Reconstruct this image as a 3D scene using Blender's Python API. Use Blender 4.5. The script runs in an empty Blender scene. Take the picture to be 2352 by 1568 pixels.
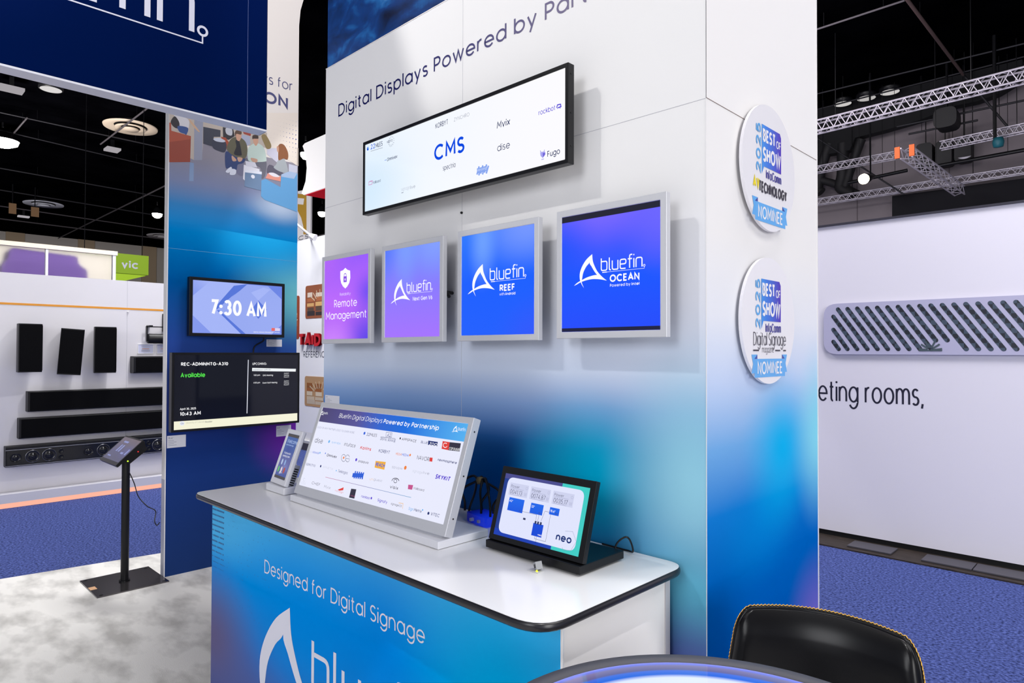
import bpy, bmesh, math, random
from mathutils import Vector, Matrix
random.seed(7)
SC = bpy.context.scene
COL = SC.collection
PI = math.pi
# ------------------------------------------------------------------ camera
EYE = Vector((0, 0, 1.69))
FPX = 1515.48
CR = Vector((0.71519998, 0.69891299, 0.00310176))
CU = Vector((0.00850560, -0.01314125, 0.99987747))
CF = Vector((-0.69886812, 0.71508597, 0.01534329))
cam = bpy.data.cameras.new('camera')
cam.sensor_width = 36.0
cam.lens = FPX / 2352 * 36.0
cam.clip_end = 200
cam_o = bpy.data.objects.new('camera', cam)
COL.objects.link(cam_o)
cam_o.matrix_world = Matrix(((CR.x, CU.x, -CF.x, EYE.x), (CR.y, CU.y, -CF.y, EYE.y), (CR.z, CU.z, -CF.z, EYE.z), (0, 0, 0, 1)))
SC.camera = cam_o
# ------------------------------------------------------------------ exposure, world, lights
SC.view_settings.view_transform = 'Standard'
SC.view_settings.look = 'None'
SC.view_settings.exposure = 0.0
SC.view_settings.gamma = 1.0
SC.view_settings.use_curve_mapping = False
SC.cycles.use_denoising = True
SC.cycles.max_bounces = 6
SC.cycles.diffuse_bounces = 3
SC.cycles.glossy_bounces = 3
SC.cycles.sample_clamp_indirect = 4.0
W = bpy.data.worlds.new('hall_air')
SC.world = W
W.use_nodes = True
W.node_tree.nodes['Background'].inputs[0].default_value = (0.80, 0.86, 1.0, 1)
W.node_tree.nodes['Background'].inputs[1].default_value = 0.35
def area(name, loc, target, size, power, col=(1, 1, 1)):
    l = bpy.data.lights.new(name, 'AREA'); l.shape = 'SQUARE'; l.size = size; l.energy = power; l.color = col
    o = bpy.data.objects.new(name, l); COL.objects.link(o); o.location = loc
    o.rotation_euler = (Vector(target) - Vector(loc)).to_track_quat('-Z', 'Y').to_euler()
    return o
def spot(name, loc, axis, power, cone, blend, radius, col=(1, 1, 1)):
    l = bpy.data.lights.new(name, 'SPOT'); l.energy = power; l.spot_size = cone; l.spot_blend = blend
    l.shadow_soft_size = radius; l.color = col
    o = bpy.data.objects.new(name, l); COL.objects.link(o); o.location = loc
    o.rotation_euler = Vector(axis).to_track_quat('-Z', 'Y').to_euler()
    return o
HALL = (1.0, 0.985, 0.97)
area('hall_lights_over_booth', (-1.0, -2.5, 8.2), (-1.5, 0.5, 0), 5.0, 130, (0.97, 0.97, 1.0))
area('hall_lights_over_aisle', (4.0, 3.0, 8.2), (1.5, 3.0, 0), 5.0, 420, HALL)
area('hall_lights_over_left_booth', (-6.6, 0.6, 7.5), (-8.9, 1.8, 1.0), 1.0, 50, HALL)
area('left_booth_arm_light', (-6.0, 2.9, 4.4), (-8.95, 1.6, 1.6), 0.12, 32, HALL)
area('hall_lights_behind_panels', (-8.0, 3.2, 7.8), (-10.3, 5.6, 2.0), 2.0, 640, (1, 1, 1))
area('hall_lights_right_booth', (-0.6, 3.6, 8.2), (-0.9, 6.4, 1.6), 2.5, 410, (0.99, 0.97, 1.0))
area('hall_lights_far', (-5.5, 12.5, 8.3), (-4.0, 20.0, 5.0), 4.0, 190, (1.0, 0.93, 1.0))
area('added_uplight_behind_left_booth', (-19.5, 1.0, 1.0), (-27.0, 6.0, 8.5), 4.0, 2200, (1.0, 0.95, 0.9))  # added lamp, hidden by the speaker wall, brightens the roof diffusers from below
area('added_uplight_behind_right_booth', (-3.0, 10.0, 1.2), (-3.0, 15.0, 8.5), 4.0, 300, (0.97, 0.93, 1.0))  # added lamp, hidden by the right booth wall, lifts the trusses from below
area('fill_light_behind_viewer', (0.5, -9.5, 5.2), (-2.0, 1.8, 1.0), 4.0, 355, (0.96, 0.97, 1.0))  # added frontal fill for the low upright surfaces, no actual fixture
area('fill_light_right_aisle', (9.5, -2.0, 3.4), (-0.9, 2.0, 0.9), 4.0, 510, HALL)  # added low side fill for the right-facing surfaces, no actual fixture
def key_spot(name, L, b0, b1, lit, power, half, blend, radius, col=(1, 1, 1)):
    # a spotlight whose beam edge runs along the line b0-b1
    L = Vector(L); b0 = Vector(b0); b1 = Vector(b1)
    n = (b0 - L).cross(b1 - L).normalized()
    if n.dot(Vector(lit) - L) < 0: n = -n
    m = ((b0 + b1) / 2 - L).normalized()
    spot(name, L, m * math.cos(half) + n * math.sin(half), power, half * 2, blend, radius, col)
key_spot('booth_arm_spotlight', (-2.9, -1.0, 5.1), (-2.6, 1.775, 3.1), (-1.6, 1.775, 1.35), (-0.9, 1.775, 1.8), 165, math.radians(46), 0.10, 0.010, (1, 0.975, 0.93))
key_spot('booth_arm_spotlight_twin', (-3.25, -0.9, 5.1), (-2.6, 1.775, 3.1), (-1.6, 1.775, 1.35), (-0.9, 1.775, 1.8), 60, math.radians(46), 0.10, 0.010, (1, 0.975, 0.93))
key_spot('booth_panel_spotlight', (-3.5, 2.3, 5.0), (-5.28, 2.2, 3.0), (-5.28, 1.93, 2.3), (-5.28, 2.8, 2.3), 120, math.radians(36), 0.15, 0.03, (1, 0.98, 0.95))
key_spot('booth_counter_spotlight', (0.6, -0.3, 4.9), (-1.62, 1.17, 1.06), (-1.0, 1.66, 1.06), (-0.95, 1.1, 1.06), 290, math.radians(24), 0.06, 0.02, (1, 0.98, 0.96))
# ------------------------------------------------------------------ pixel / plane measuring
def ray(x, y):
    return CR * ((x - 1176) / FPX) - CU * ((y - 784) / FPX) + CF
class Frame:
    """a flat surface: origin, right, up, outward"""
    def __init__(s, o, u, v):
        s.o = Vector(o); s.u = Vector(u).normalized(); s.v = Vector(v).normalized(); s.n = s.u.cross(s.v)
    def P(s, a, b, c=0.0):
        return s.o + s.u * a + s.v * b + s.n * c
    def px(s, x, y):
        d = ray(x, y); t = (s.o - EYE).dot(s.n) / d.dot(s.n)
        p = EYE + d * t - s.o
        return p.dot(s.u), p.dot(s.v)
    def at(s, x, y, c=0.0):
        a, b = s.px(x, y); return s.P(a, b, c)
def onz(x, y, z):
    d = ray(x, y); return EYE + d * ((z - EYE.z) / d.z)
def ony(x, y, Y):
    d = ray(x, y); return EYE + d * (Y / d.y)
def onx(x, y, X):
    d = ray(x, y); return EYE + d * (X / d.x)
# ------------------------------------------------------------------ materials
def lin(c):
    return tuple(((v / 255) / 12.92 if v <= 10.3 else ((v / 255 + 0.055) / 1.055) ** 2.4) for v in c)
MATS = {}
def mat(name, c, rough=0.5, metal=0.0, spec=0.5, coat=0.0):
    if name in MATS: return MATS[name]
    m = bpy.data.materials.new(name); m.use_nodes = True
    b = m.node_tree.nodes['Principled BSDF']
    b.inputs['Base Color'].default_value = (*lin(c), 1)
    b.inputs['Roughness'].default_value = rough
    b.inputs['Metallic'].default_value = metal
    b.inputs['Specular IOR Level'].default_value = spec
    b.inputs['Coat Weight'].default_value = coat
    MATS[name] = m
    return m
def glow(c, s=1.0, rough=0.12, spec=0.35):
    """a lit screen colour behind glossy glass"""
    key = 'screen_%d_%d_%d_%g_%g' % (*c, s, spec)
    if key in MATS: return MATS[key]
    m = bpy.data.materials.new(key); m.use_nodes = True
    b = m.node_tree.nodes['Principled BSDF']
    b.inputs['Base Color'].default_value = (0.004, 0.004, 0.005, 1)
    b.inputs['Roughness'].default_value = rough
    b.inputs['Specular IOR Level'].default_value = spec
    b.inputs['Emission Color'].default_value = (*lin(c), 1)
    b.inputs['Emission Strength'].default_value = s
    MATS[key] = m
    return m
def lampmat(name, c, s):
    if name in MATS: return MATS[name]
    m = bpy.data.materials.new(name); m.use_nodes = True; nt = m.node_tree; nt.nodes.clear()
    e = nt.nodes.new('ShaderNodeEmission'); o = nt.nodes.new('ShaderNodeOutputMaterial')
    e.inputs[0].default_value = (*lin(c), 1); e.inputs[1].default_value = s
    nt.links.new(e.outputs[0], o.inputs[0])
    MATS[name] = m
    return m
def field(name, axis, base, blobs=(), rough=0.6, emit=0.0, spec=0.0, noise=0.0):
    """a printed (or shown) colour field: a ramp along one world axis plus soft blobs (centre, radii, colour, strength)"""
    m = bpy.data.materials.new(name); m.use_nodes = True; nt = m.node_tree; N = nt.nodes; K = nt.links
    b = N['Principled BSDF']
    g = N.new('ShaderNodeNewGeometry'); sep = N.new('ShaderNodeSeparateXYZ'); K.new(g.outputs['Position'], sep.inputs[0])
    lo, hi = base[0][0], base[-1][0]
    mr = N.new('ShaderNodeMapRange'); mr.inputs[1].default_value = lo; mr.inputs[2].default_value = hi
    K.new(sep.outputs[axis], mr.inputs[0])
    r = N.new('ShaderNodeValToRGB'); r.color_ramp.interpolation = 'EASE' if len(base) < 3 else 'LINEAR'
    e = r.color_ramp.elements
    while len(e) < len(base): e.new(0.5)
    for k, (p, c) in enumerate(base):
        e[k].position = (p - lo) / (hi - lo); e[k].color = (*lin(c), 1)
    K.new(mr.outputs[0], r.inputs[0]); cur = r.outputs[0]
    for ctr, rad, c, st in blobs:
        s = N.new('ShaderNodeVectorMath'); s.operation = 'SUBTRACT'; s.inputs[1].default_value = ctr
        K.new(g.outputs['Position'], s.inputs[0])
        d = N.new('ShaderNodeVectorMath'); d.operation = 'DIVIDE'; d.inputs[1].default_value = rad
        K.new(s.outputs[0], d.inputs[0])
        ln = N.new('ShaderNodeVectorMath'); ln.operation = 'LENGTH'; K.new(d.outputs[0], ln.inputs[0])
        q = N.new('ShaderNodeMapRange'); q.interpolation_type = 'SMOOTHSTEP'
        q.inputs[1].default_value = 0; q.inputs[2].default_value = 1; q.inputs[3].default_value = st; q.inputs[4].default_value = 0
        K.new(ln.outputs['Value'], q.inputs[0])
        x = N.new('ShaderNodeMix'); x.data_type = 'RGBA'; x.inputs[7].default_value = (*lin(c), 1)
        K.new(q.outputs[0], x.inputs[0]); K.new(cur, x.inputs[6]); cur = x.outputs[2]
    if emit:
        b.inputs['Base Color'].default_value = (0.004, 0.004, 0.005, 1)
        K.new(cur, b.inputs['Emission Color']); b.inputs['Emission Strength'].default_value = emit
    else:
        K.new(cur, b.inputs['Base Color'])
    b.inputs['Roughness'].default_value = rough
    b.inputs['Specular IOR Level'].default_value = .35 if emit else spec
    return m
def noisy(name, c0, c1, scale, detail=4.0, rough=0.9, bump=0.0, pos0=0.35, pos1=0.65, stretch=None, spec=0.2, bscale=None):
    m = bpy.data.materials.new(name); m.use_nodes = True; nt = m.node_tree; N = nt.nodes; K = nt.links
    b = N['Principled BSDF']
    g = N.new('ShaderNodeNewGeometry'); src = g.outputs['Position']
    if stretch:
        mp = N.new('ShaderNodeMapping'); mp.inputs['Scale'].default_value = stretch[:3]; mp.inputs['Rotation'].default_value = (0, 0, stretch[3])
        K.new(src, mp.inputs[0]); src = mp.outputs[0]
    n = N.new('ShaderNodeTexNoise'); n.inputs['Scale'].default_value = scale; n.inputs['Detail'].default_value = detail
    K.new(src, n.inputs[0])
    r = N.new('ShaderNodeValToRGB'); e = r.color_ramp.elements
    e[0].position = pos0; e[0].color = (*lin(c0), 1); e[1].position = pos1; e[1].color = (*lin(c1), 1)
    K.new(n.outputs[0], r.inputs[0]); K.new(r.outputs[0], b.inputs['Base Color'])
    b.inputs['Roughness'].default_value = rough; b.inputs['Specular IOR Level'].default_value = spec
    if bump:
        n2 = N.new('ShaderNodeTexNoise'); n2.inputs['Scale'].default_value = bscale or scale * 2; n2.inputs['Detail'].default_value = 2
        K.new(g.outputs['Position'], n2.inputs[0])
        bp = N.new('ShaderNodeBump'); bp.inputs['Strength'].default_value = bump; bp.inputs['Distance'].default_value = 0.01
        K.new(n2.outputs[0], bp.inputs['Height']); K.new(bp.outputs[0], b.inputs['Normal'])
    MATS[name] = m
    return m
# ------------------------------------------------------------------ mesh building (world coordinates)
class MB:
    def __init__(s):
        s.v = []; s.f = []; s.mi = []; s.sm = []; s.mats = []
    def m(s, material):
        if material not in s.mats: s.mats.append(material)
        return s.mats.index(material)
    def add(s, vs, fs, material, smooth=False):
        o = len(s.v); k = s.m(material)
        s.v += [tuple(p) for p in vs]
        for f in fs:
            s.f.append(tuple(i + o for i in f)); s.mi.append(k); s.sm.append(smooth)
        return s
    def box(s, a, b, material):
        x0, y0, z0 = [min(p, q) for p, q in zip(a, b)]; x1, y1, z1 = [max(p, q) for p, q in zip(a, b)]
        return s.add([(x0, y0, z0), (x1, y0, z0), (x1, y1, z0), (x0, y1, z0), (x0, y0, z1), (x1, y0, z1), (x1, y1, z1), (x0, y1, z1)],
                     [(0, 3, 2, 1), (4, 5, 6, 7), (0, 1, 5, 4), (1, 2, 6, 5), (2, 3, 7, 6), (3, 0, 4, 7)], material)
    def fbox(s, fr, a0, b0, c0, a1, b1, c1, material):
        """a box in the directions of a frame"""
        a0, a1 = sorted((a0, a1)); b0, b1 = sorted((b0, b1)); c0, c1 = sorted((c0, c1))
        return s.add([fr.P(*q) for q in ((a0, b0, c0), (a1, b0, c0), (a1, b1, c0), (a0, b1, c0), (a0, b0, c1), (a1, b0, c1), (a1, b1, c1), (a0, b1, c1))],
                     [(0, 3, 2, 1), (4, 5, 6, 7), (0, 1, 5, 4), (1, 2, 6, 5), (2, 3, 7, 6), (3, 0, 4, 7)], material)
    def ring(s, fr, a0, b0, a1, b1, w, c0, c1, material, wb=None):
        """a picture-frame border"""
        wb = w if wb is None else wb
        o = [(a0, b0), (a1, b0), (a1, b1), (a0, b1)]; i = [(a0 + w, b0 + wb), (a1 - w, b0 + wb), (a1 - w, b1 - w), (a0 + w, b1 - w)]
        vs = [fr.P(*p, c1) for p in o] + [fr.P(*p, c1) for p in i] + [fr.P(*p, c0) for p in o] + [fr.P(*p, c0) for p in i]
        fs = []
        for k in range(4):
            j = (k + 1) % 4
            fs += [(k, j, 4 + j, 4 + k), (8 + k, 8 + j, j, k), (4 + k, 4 + j, 12 + j, 12 + k), (8 + j, 8 + k, 12 + k, 12 + j)]
        return s.add(vs, fs, material)
    def flat(s, fr, pts, c, material):
        """a flat outline on a frame, at height c; concave outlines are cut into triangles"""
        vs = [fr.P(a, b, c) for a, b in pts]
        if len(pts) <= 4: return s.add(vs, [tuple(range(len(pts)))], material)
        from mathutils.geometry import tessellate_polygon
        tri = tessellate_polygon([[Vector((a, b, 0)) for a, b in pts]])
        fs = []
        for t in tri:
            (x0, y0), (x1, y1), (x2, y2) = [pts[i] for i in t]
            fs.append(t if (x1 - x0) * (y2 - y0) - (x2 - x0) * (y1 - y0) > 0 else t[::-1])
        return s.add(vs, fs, material)
    def slab(s, fr, pts, c0, c1, material, side=None):
        """an outline on a frame with thickness"""
        n = len(pts)
        ar = sum(pts[i][0] * pts[(i + 1) % n][1] - pts[(i + 1) % n][0] * pts[i][1] for i in range(n))
        if ar < 0: pts = pts[::-1]
        s.flat(fr, pts, c1, material)
        vs = [fr.P(a, b, c0) for a, b in pts] + [fr.P(a, b, c1) for a, b in pts]
        s.add(vs, [(i, (i + 1) % n, n + (i + 1) % n, n + i) for i in range(n)] + [tuple(range(n))[::-1]], side or material)
        return s
    def cyl(s, p0, p1, r, material, n=16, r1=None, caps=True):
        p0 = Vector(p0); p1 = Vector(p1); d = (p1 - p0).normalized(); r1 = r if r1 is None else r1
        x = d.orthogonal().normalized(); y = d.cross(x)
        vs = []
        for p, q in ((p0, r), (p1, r1)):
            vs += [p + (x * math.cos(2 * PI * k / n) + y * math.sin(2 * PI * k / n)) * q for k in range(n)]
        s.add(vs, [(k, (k + 1) % n, n + (k + 1) % n, n + k) for k in range(n)], material, n > 8)
        if caps: s.add(vs, [tuple(range(n))[::-1], tuple(range(n, 2 * n))], material)
        return s
    def tube(s, pts, r, material, n=8):
        pts = [Vector(p) for p in pts]; vs = []; x = None
        for k, p in enumerate(pts):
            d = (pts[min(k + 1, len(pts) - 1)] - pts[max(k - 1, 0)]).normalized()
            x = d.orthogonal().normalized() if x is None else (x - d * x.dot(d)).normalized()
            y = d.cross(x)
            vs += [p + (x * math.cos(2 * PI * q / n) + y * math.sin(2 * PI * q / n)) * r for q in range(n)]
        fs = []
        for k in range(len(pts) - 1):
            for q in range(n):
                fs.append((k * n + q, k * n + (q + 1) % n, (k + 1) * n + (q + 1) % n, (k + 1) * n + q))
        s.add(vs, fs, material, True)
        e = (len(pts) - 1) * n
        return s.add(vs, [tuple(range(n))[::-1], tuple(range(e, e + n))], material)
    def lathe(s, ctr, prof, material, n=48, axis=(0, 0, 1), smooth=True):
        ctr = Vector(ctr); d = Vector(axis).normalized(); x = d.orthogonal().normalized(); y = d.cross(x); vs = []
        for r, h in prof:
            vs += [ctr + d * h + (x * math.cos(2 * PI * q / n) + y * math.sin(2 * PI * q / n)) * r for q in range(n)]
        fs = []
        for k in range(len(prof) - 1):
            for q in range(n):
                fs.append((k * n + q, k * n + (q + 1) % n, (k + 1) * n + (q + 1) % n, (k + 1) * n + q))
        return s.add(vs, fs, material, smooth)
    def disc(s, ctr, r, material, n=32, axis=(0, 0, 1)):
        ctr = Vector(ctr); d = Vector(axis).normalized(); x = d.orthogonal().normalized(); y = d.cross(x)
        return s.add([ctr + (x * math.cos(2 * PI * q / n) + y * math.sin(2 * PI * q / n)) * r for q in range(n)], [tuple(range(n))], material)
    def build(s, name, parent=None, bevel=0.0, seg=2):
        me = bpy.data.meshes.new(name)
        off = parent_loc(parent) if parent else Vector((0, 0, 0))
        me.from_pydata([Vector(p) - off for p in s.v], [], s.f)
        for q in s.mats: me.materials.append(q)
        me.polygons.foreach_set('material_index', s.mi)
        me.polygons.foreach_set('use_smooth', s.sm)
        me.update()
        o = bpy.data.objects.new(name, me); COL.objects.link(o)
        if parent: o.parent = parent
        if bevel:
            b = o.modifiers.new('bevel', 'BEVEL'); b.width = bevel; b.segments = seg; b.limit_method = 'ANGLE'; b.angle_limit = math.radians(40)
            b.harden_normals = False
        return o
def parent_loc(p):
    v = Vector((0, 0, 0))
    while p: v += p.location; p = p.parent
    return v
def tag(o, label, cat, group=None, kind=None):
    o['label'] = label; o['category'] = cat
    if group: o['group'] = group
    if kind: o['kind'] = kind
    return o
def thing(name, label, cat, loc, group=None):
    o = bpy.data.objects.new(name, None); COL.objects.link(o); o.location = loc; o.empty_display_size = 0.1
    return tag(o, label, cat, group)
def struct(o):
    o['kind'] = 'structure'; return o
def smooth_path(pts, n=8):
    """Catmull-Rom through points"""
    P = [Vector(p) for p in pts]; P = [P[0] * 2 - P[1]] + P + [P[-1] * 2 - P[-2]]; out = []
    for i in range(1, len(P) - 2):
        for k in range(n):
            t = k / n; a, b, c, d = P[i - 1:i + 3]
            out.append(0.5 * (2 * b + (c - a) * t + (2 * a - 5 * b + 4 * c - d) * t * t + (3 * b - a - 3 * c + d) * t ** 3))
    out.append(P[-2]); return out
# ------------------------------------------------------------------ a single-line geometric alphabet
def arc(cx, cy, rx, ry, a0, a1, n=None):
    n = n or max(4, int(abs(a1 - a0) / 15))
    return [(cx + rx * math.cos(math.radians(a0 + (a1 - a0) * k / n)), cy + ry * math.sin(math.radians(a0 + (a1 - a0) * k / n))) for k in range(n + 1)]
X = .74; R = .37
def _o(cx=R): return arc(cx, R, R, R, 0, 360)
def dot(x, y): return [(x, y - .012), (x, y + .012)]
GL = {
 'a': (.74, [_o(), [(.74, 0), (.74, X)]]), 'b': (.74, [_o(), [(0, 0), (0, 1.04)]]), 'c': (.66, [arc(R, R, R, R, 42, 318)]),
 'd': (.74, [_o(), [(.74, 0), (.74, 1.04)]]), 'e': (.74, [[(0.02, R), (.74, R)] + arc(R, R, R, R, 0, 322)]),
 'f': (.36, [[(.12, 0), (.12, .82)] + arc(.32, .84, .2, .2, 175, 95), [(0, .72), (.34, .72)]]),
 'g': (.74, [_o(), [(.74, X), (.74, 0)] + arc(R, .02, R, .32, 0, -150)]),
 'h': (.62, [[(0, 0), (0, 1.04)], arc(.31, .43, .31, .31, 180, 0) + [(.62, 0)]]),
 'i': (.0, [[(0, 0), (0, X)], dot(0, .98)]), 'j': (.1, [[(.1, X), (.1, -.15)] + arc(-.05, -.15, .15, .15, 0, -90), dot(.1, .98)]),
 'k': (.5, [[(0, 0), (0, 1.04)], [(.48, X), (.03, .32)], [(.18, .45), (.52, 0)]]), 'l': (.0, [[(0, 0), (0, 1.04)]]),
 'm': (1.02, [[(0, 0), (0, X)], arc(.255, .47, .255, .27, 180, 0) + [(.51, 0)], arc(.765, .47, .255, .27, 180, 0) + [(1.02, 0)]]),
 'n': (.62, [[(0, 0), (0, X)], arc(.31, .43, .31, .31, 180, 0) + [(.62, 0)]]), 'o': (.74, [_o()]),
 'p': (.74, [_o(), [(0, -.3), (0, X)]]), 'q': (.74, [_o(), [(.74, -.3), (.74, X)]]), 'r': (.33, [[(0, 0), (0, X)], arc(.27, .46, .27, .28, 180, 78)]),
 's': (.46, [arc(.23, .555, .21, .185, 35, 270) + arc(.23, .185, .23, .185, 90, -145)[1:]]),
 't': (.36, [[(.15, .98), (.15, .16)] + arc(.3, .16, .15, .16, 180, 275), [(0, .72), (.35, .72)]]),
 'u': (.62, [[(0, X), (0, .31)] + arc(.31, .31, .31, .31, 180, 360), [(.62, X), (.62, 0)]]), 'v': (.6, [[(0, X), (.3, 0), (.6, X)]]),
 'w': (.96, [[(0, X), (.25, 0), (.48, X), (.71, 0), (.96, X)]]), 'x': (.56, [[(0, X), (.56, 0)], [(.56, X), (0, 0)]]),
 'y': (.6, [[(0, X), (.31, 0)], [(.6, X), (.17, -.3)]]), 'z': (.5, [[(0, X), (.5, X), (0, 0), (.5, 0)]]),
 'A': (.84, [[(0, 0), (.42, 1), (.84, 0)], [(.14, .32), (.7, .32)]]), 'B': (.58, [[(0, 0), (0, 1), (.3, 1)] + arc(.3, .77, .23, .23, 90, -90) + [(.06, .54)], [(.3, .54)] + arc(.3, .27, .28, .27, 90, -90) + [(0, 0)]]),
 'C': (.9, [arc(.5, .5, .5, .5, 45, 315)]), 'D': (.8, [[(0, 0), (0, 1), (.3, 1)] + arc(.3, .5, .5, .5, 90, -90) + [(0, 0)]]),
 'E': (.52, [[(.52, 1), (0, 1), (0, 0), (.52, 0)], [(0, .52), (.47, .52)]]), 'F': (.5, [[(.5, 1), (0, 1), (0, 0)], [(0, .5), (.45, .5)]]),
 'G': (.98, [arc(.5, .5, .5, .5, 45, 360) + [(.55, .5)]]), 'H': (.7, [[(0, 0), (0, 1)], [(.7, 0), (.7, 1)], [(0, .52), (.7, .52)]]), 'I': (.0, [[(0, 0), (0, 1)]]),
 'J': (.42, [[(.42, 1), (.42, .22)] + arc(.2, .22, .22, .22, 0, -160)]), 'K': (.62, [[(0, 0), (0, 1)], [(.58, 1), (.03, .44)], [(.2, .6), (.62, 0)]]),
 'L': (.46, [[(0, 1), (0, 0), (.46, 0)]]), 'M': (.9, [[(0, 0), (.04, 1), (.45, .3), (.86, 1), (.9, 0)]]), 'N': (.72, [[(0, 0), (0, 1), (.72, 0), (.72, 1)]]),
 'O': (1.0, [arc(.5, .5, .5, .5, 0, 360)]), 'P': (.56, [[(0, 0), (0, 1), (.28, 1)] + arc(.28, .72, .28, .28, 90, -90) + [(.06, .44)]]),
 'Q': (1.0, [arc(.5, .5, .5, .5, 0, 360), [(.62, .3), (.95, -.05)]]), 'R': (.6, [[(0, 0), (0, 1), (.3, 1)] + arc(.3, .73, .27, .27, 90, -90) + [(.06, .46)], [(.3, .46), (.6, 0)]]),
 'S': (.58, [arc(.29, .745, .27, .255, 30, 270) + arc(.29, .245, .29, .245, 90, -150)[1:]]), 'T': (.66, [[(0, 1), (.66, 1)], [(.33, 1), (.33, 0)]]),
 'U': (.68, [[(0, 1), (0, .34)] + arc(.34, .34, .34, .34, 180, 360) + [(.68, 1)]]), 'V': (.8, [[(0, 1), (.4, 0), (.8, 1)]]),
 'W': (1.16, [[(0, 1), (.3, 0), (.58, 1), (.86, 0), (1.16, 1)]]), 'X': (.72, [[(0, 1), (.72, 0)], [(.72, 1), (0, 0)]]), 'Y': (.7, [[(0, 1), (.35, .48), (.7, 1)], [(.35, .48), (.35, 0)]]),
 'Z': (.62, [[(0, 1), (.62, 1), (0, 0), (.62, 0)]]),
 '0': (.62, [arc(.31, .5, .31, .5, 0, 360)]), '1': (.24, [[(0, .84), (.2, 1), (.2, 0)]]), '2': (.56, [arc(.28, .72, .27, .28, 165, -30) + [(0, 0), (.56, 0)]]),
 '3': (.56, [arc(.27, .75, .24, .25, 150, -90) + [(.25, .5)], arc(.27, .26, .28, .26, 88, -155)]), '4': (.64, [[(.48, 0), (.48, 1), (0, .26), (.64, .26)]]),
 '5': (.56, [[(.5, 1), (.1, 1), (.05, .55)] + arc(.26, .32, .28, .32, 125, -150)]), '6': (.6, [arc(.3, .3, .3, .3, 0, 360), [(.03, .42), (.4, 1)]]),
 '7': (.52, [[(0, 1), (.52, 1), (.15, 0)]]), '8': (.56, [arc(.28, .75, .23, .25, 0, 360), arc(.28, .25, .28, .25, 0, 360)]), '9': (.6, [arc(.3, .7, .3, .3, 0, 360), [(.57, .58), (.2, 0)]]),
 ' ': (.22, []), '.': (.02, [dot(0.01, .05)]), ',': (.06, [[(.06, .06), (0, -.14)]]), ':': (.02, [dot(.01, .1), dot(.01, .6)]), '-': (.3, [[(0, .4), (.3, .4)]]),
 '"': (.2, [[(0, 1), (0, .75)], [(.18, 1), (.18, .75)]]), '(': (.16, [arc(.3, .4, .3, .65, 120, 240)]), ')': (.16, [arc(-.14, .4, .3, .65, 60, -60)]), '|': (0, [[(0, -.2), (0, 1.1)]]),
}
def stroke(mb, fr, pts, w, c, material, tf=lambda x, y: (x, y)):
    """a band of width w along a polyline given in glyph units (w already in frame units)"""
    P = []
    for p in pts:
        p = Vector(tf(*p))
        if not P or (p - P[-1]).length > w * .01: P.append(p)
    if len(P) < 2: return
    closed = len(P) > 3 and (P[0] - P[-1]).length < w * .02
    if closed: P = P[:-1]
    n = len(P); L = []; Rr = []
    for k in range(n):
        a = P[k - 1] if (k > 0 or closed) else None
        b = P[(k + 1) % n] if (k < n - 1 or closed) else None
        d0 = (P[k] - a).normalized() if a is not None and (P[k] - a).length > 1e-9 else None
        d1 = (b - P[k]).normalized() if b is not None and (b - P[k]).length > 1e-9 else None
        if d0 is None and d1 is None: return
        if d0 is None: d0 = d1
        if d1 is None: d1 = d0
        t = d0 + d1
        t = t.normalized() if t.length > 0.2 else d0
        nn = Vector((-t.y, t.x)); sc = 1 / max(0.42, abs(nn.dot(Vector((-d0.y, d0.x)))))
        L.append(P[k] + nn * w / 2 * sc); Rr.append(P[k] - nn * w / 2 * sc)
    vs = [fr.P(p.x, p.y, c) for p in L] + [fr.P(p.x, p.y, c) for p in Rr]
    fs = [(k, n + k, n + (k + 1) % n, (k + 1) % n) for k in range(n if closed else n - 1)]
    mb.add(vs, fs, material)
def text_width(s, wt):
    w = 0.0
    for ch in s: w += GL.get(ch, GL['-'])[0] + wt + (.17 if ch != ' ' else .1)
    return w - .17
def text(mb, fr, s, a, b, cap, material, wt=.1, xs=1.0, c=0.0012, slant=0.0, rot=None):
    """letters along a frame; a, b: left end of the baseline; cap: capital height; wt: stroke width in capitals"""
    x = 0.0; k = 0
    for ch in s:
        adv, st = GL.get(ch, GL['-'])
        for p in st:
            x0 = x + wt / 2
            def tf(u, v):
                v2 = v * (1 - wt) + wt / 2 if v >= 0 else v + wt / 2
                q, r = (x0 + u) * cap * xs + slant * v2 * cap, v2 * cap
                if rot: q, r = q * math.cos(rot) - r * math.sin(rot), q * math.sin(rot) + r * math.cos(rot)
                return a + q, b + r
            w = wt * cap * (1.0 if xs > .8 else (0.5 + 0.5 * xs))
            if len(p) == 2 and abs(p[0][1] - p[1][1]) < .03 and abs(p[0][0] - p[1][0]) < .001:
                m0 = tf(*p[0]); h = w * .62
                mb.flat(fr, [(m0[0] + h * math.cos(t * PI / 4), m0[1] + h * math.sin(t * PI / 4)) for t in range(8)], c + k * 2e-5, material)
            else:
                stroke(mb, fr, p, w, c + k * 2e-5, material, tf)
            k = (k + 1) % 5
        x += adv + wt + (.17 if ch != ' ' else .1)
def fit(mb, fr, s, p0, p1, cap_px, material, wt=.1, c=0.0012, slant=0.0):
    """letters whose baseline runs between two measured points of the surface"""
    a0, b0 = fr.px(*p0); a1, b1 = fr.px(*p1); at, bt = fr.px(p0[0], p0[1] - cap_px)
    cap = abs(bt - b0); b = (b0 + b1) / 2
    xs = (a1 - a0 - slant * cap * .5) / (text_width(s, wt) * cap)
    text(mb, fr, s, a0, b, cap, material, wt, xs, c, slant)
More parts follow.
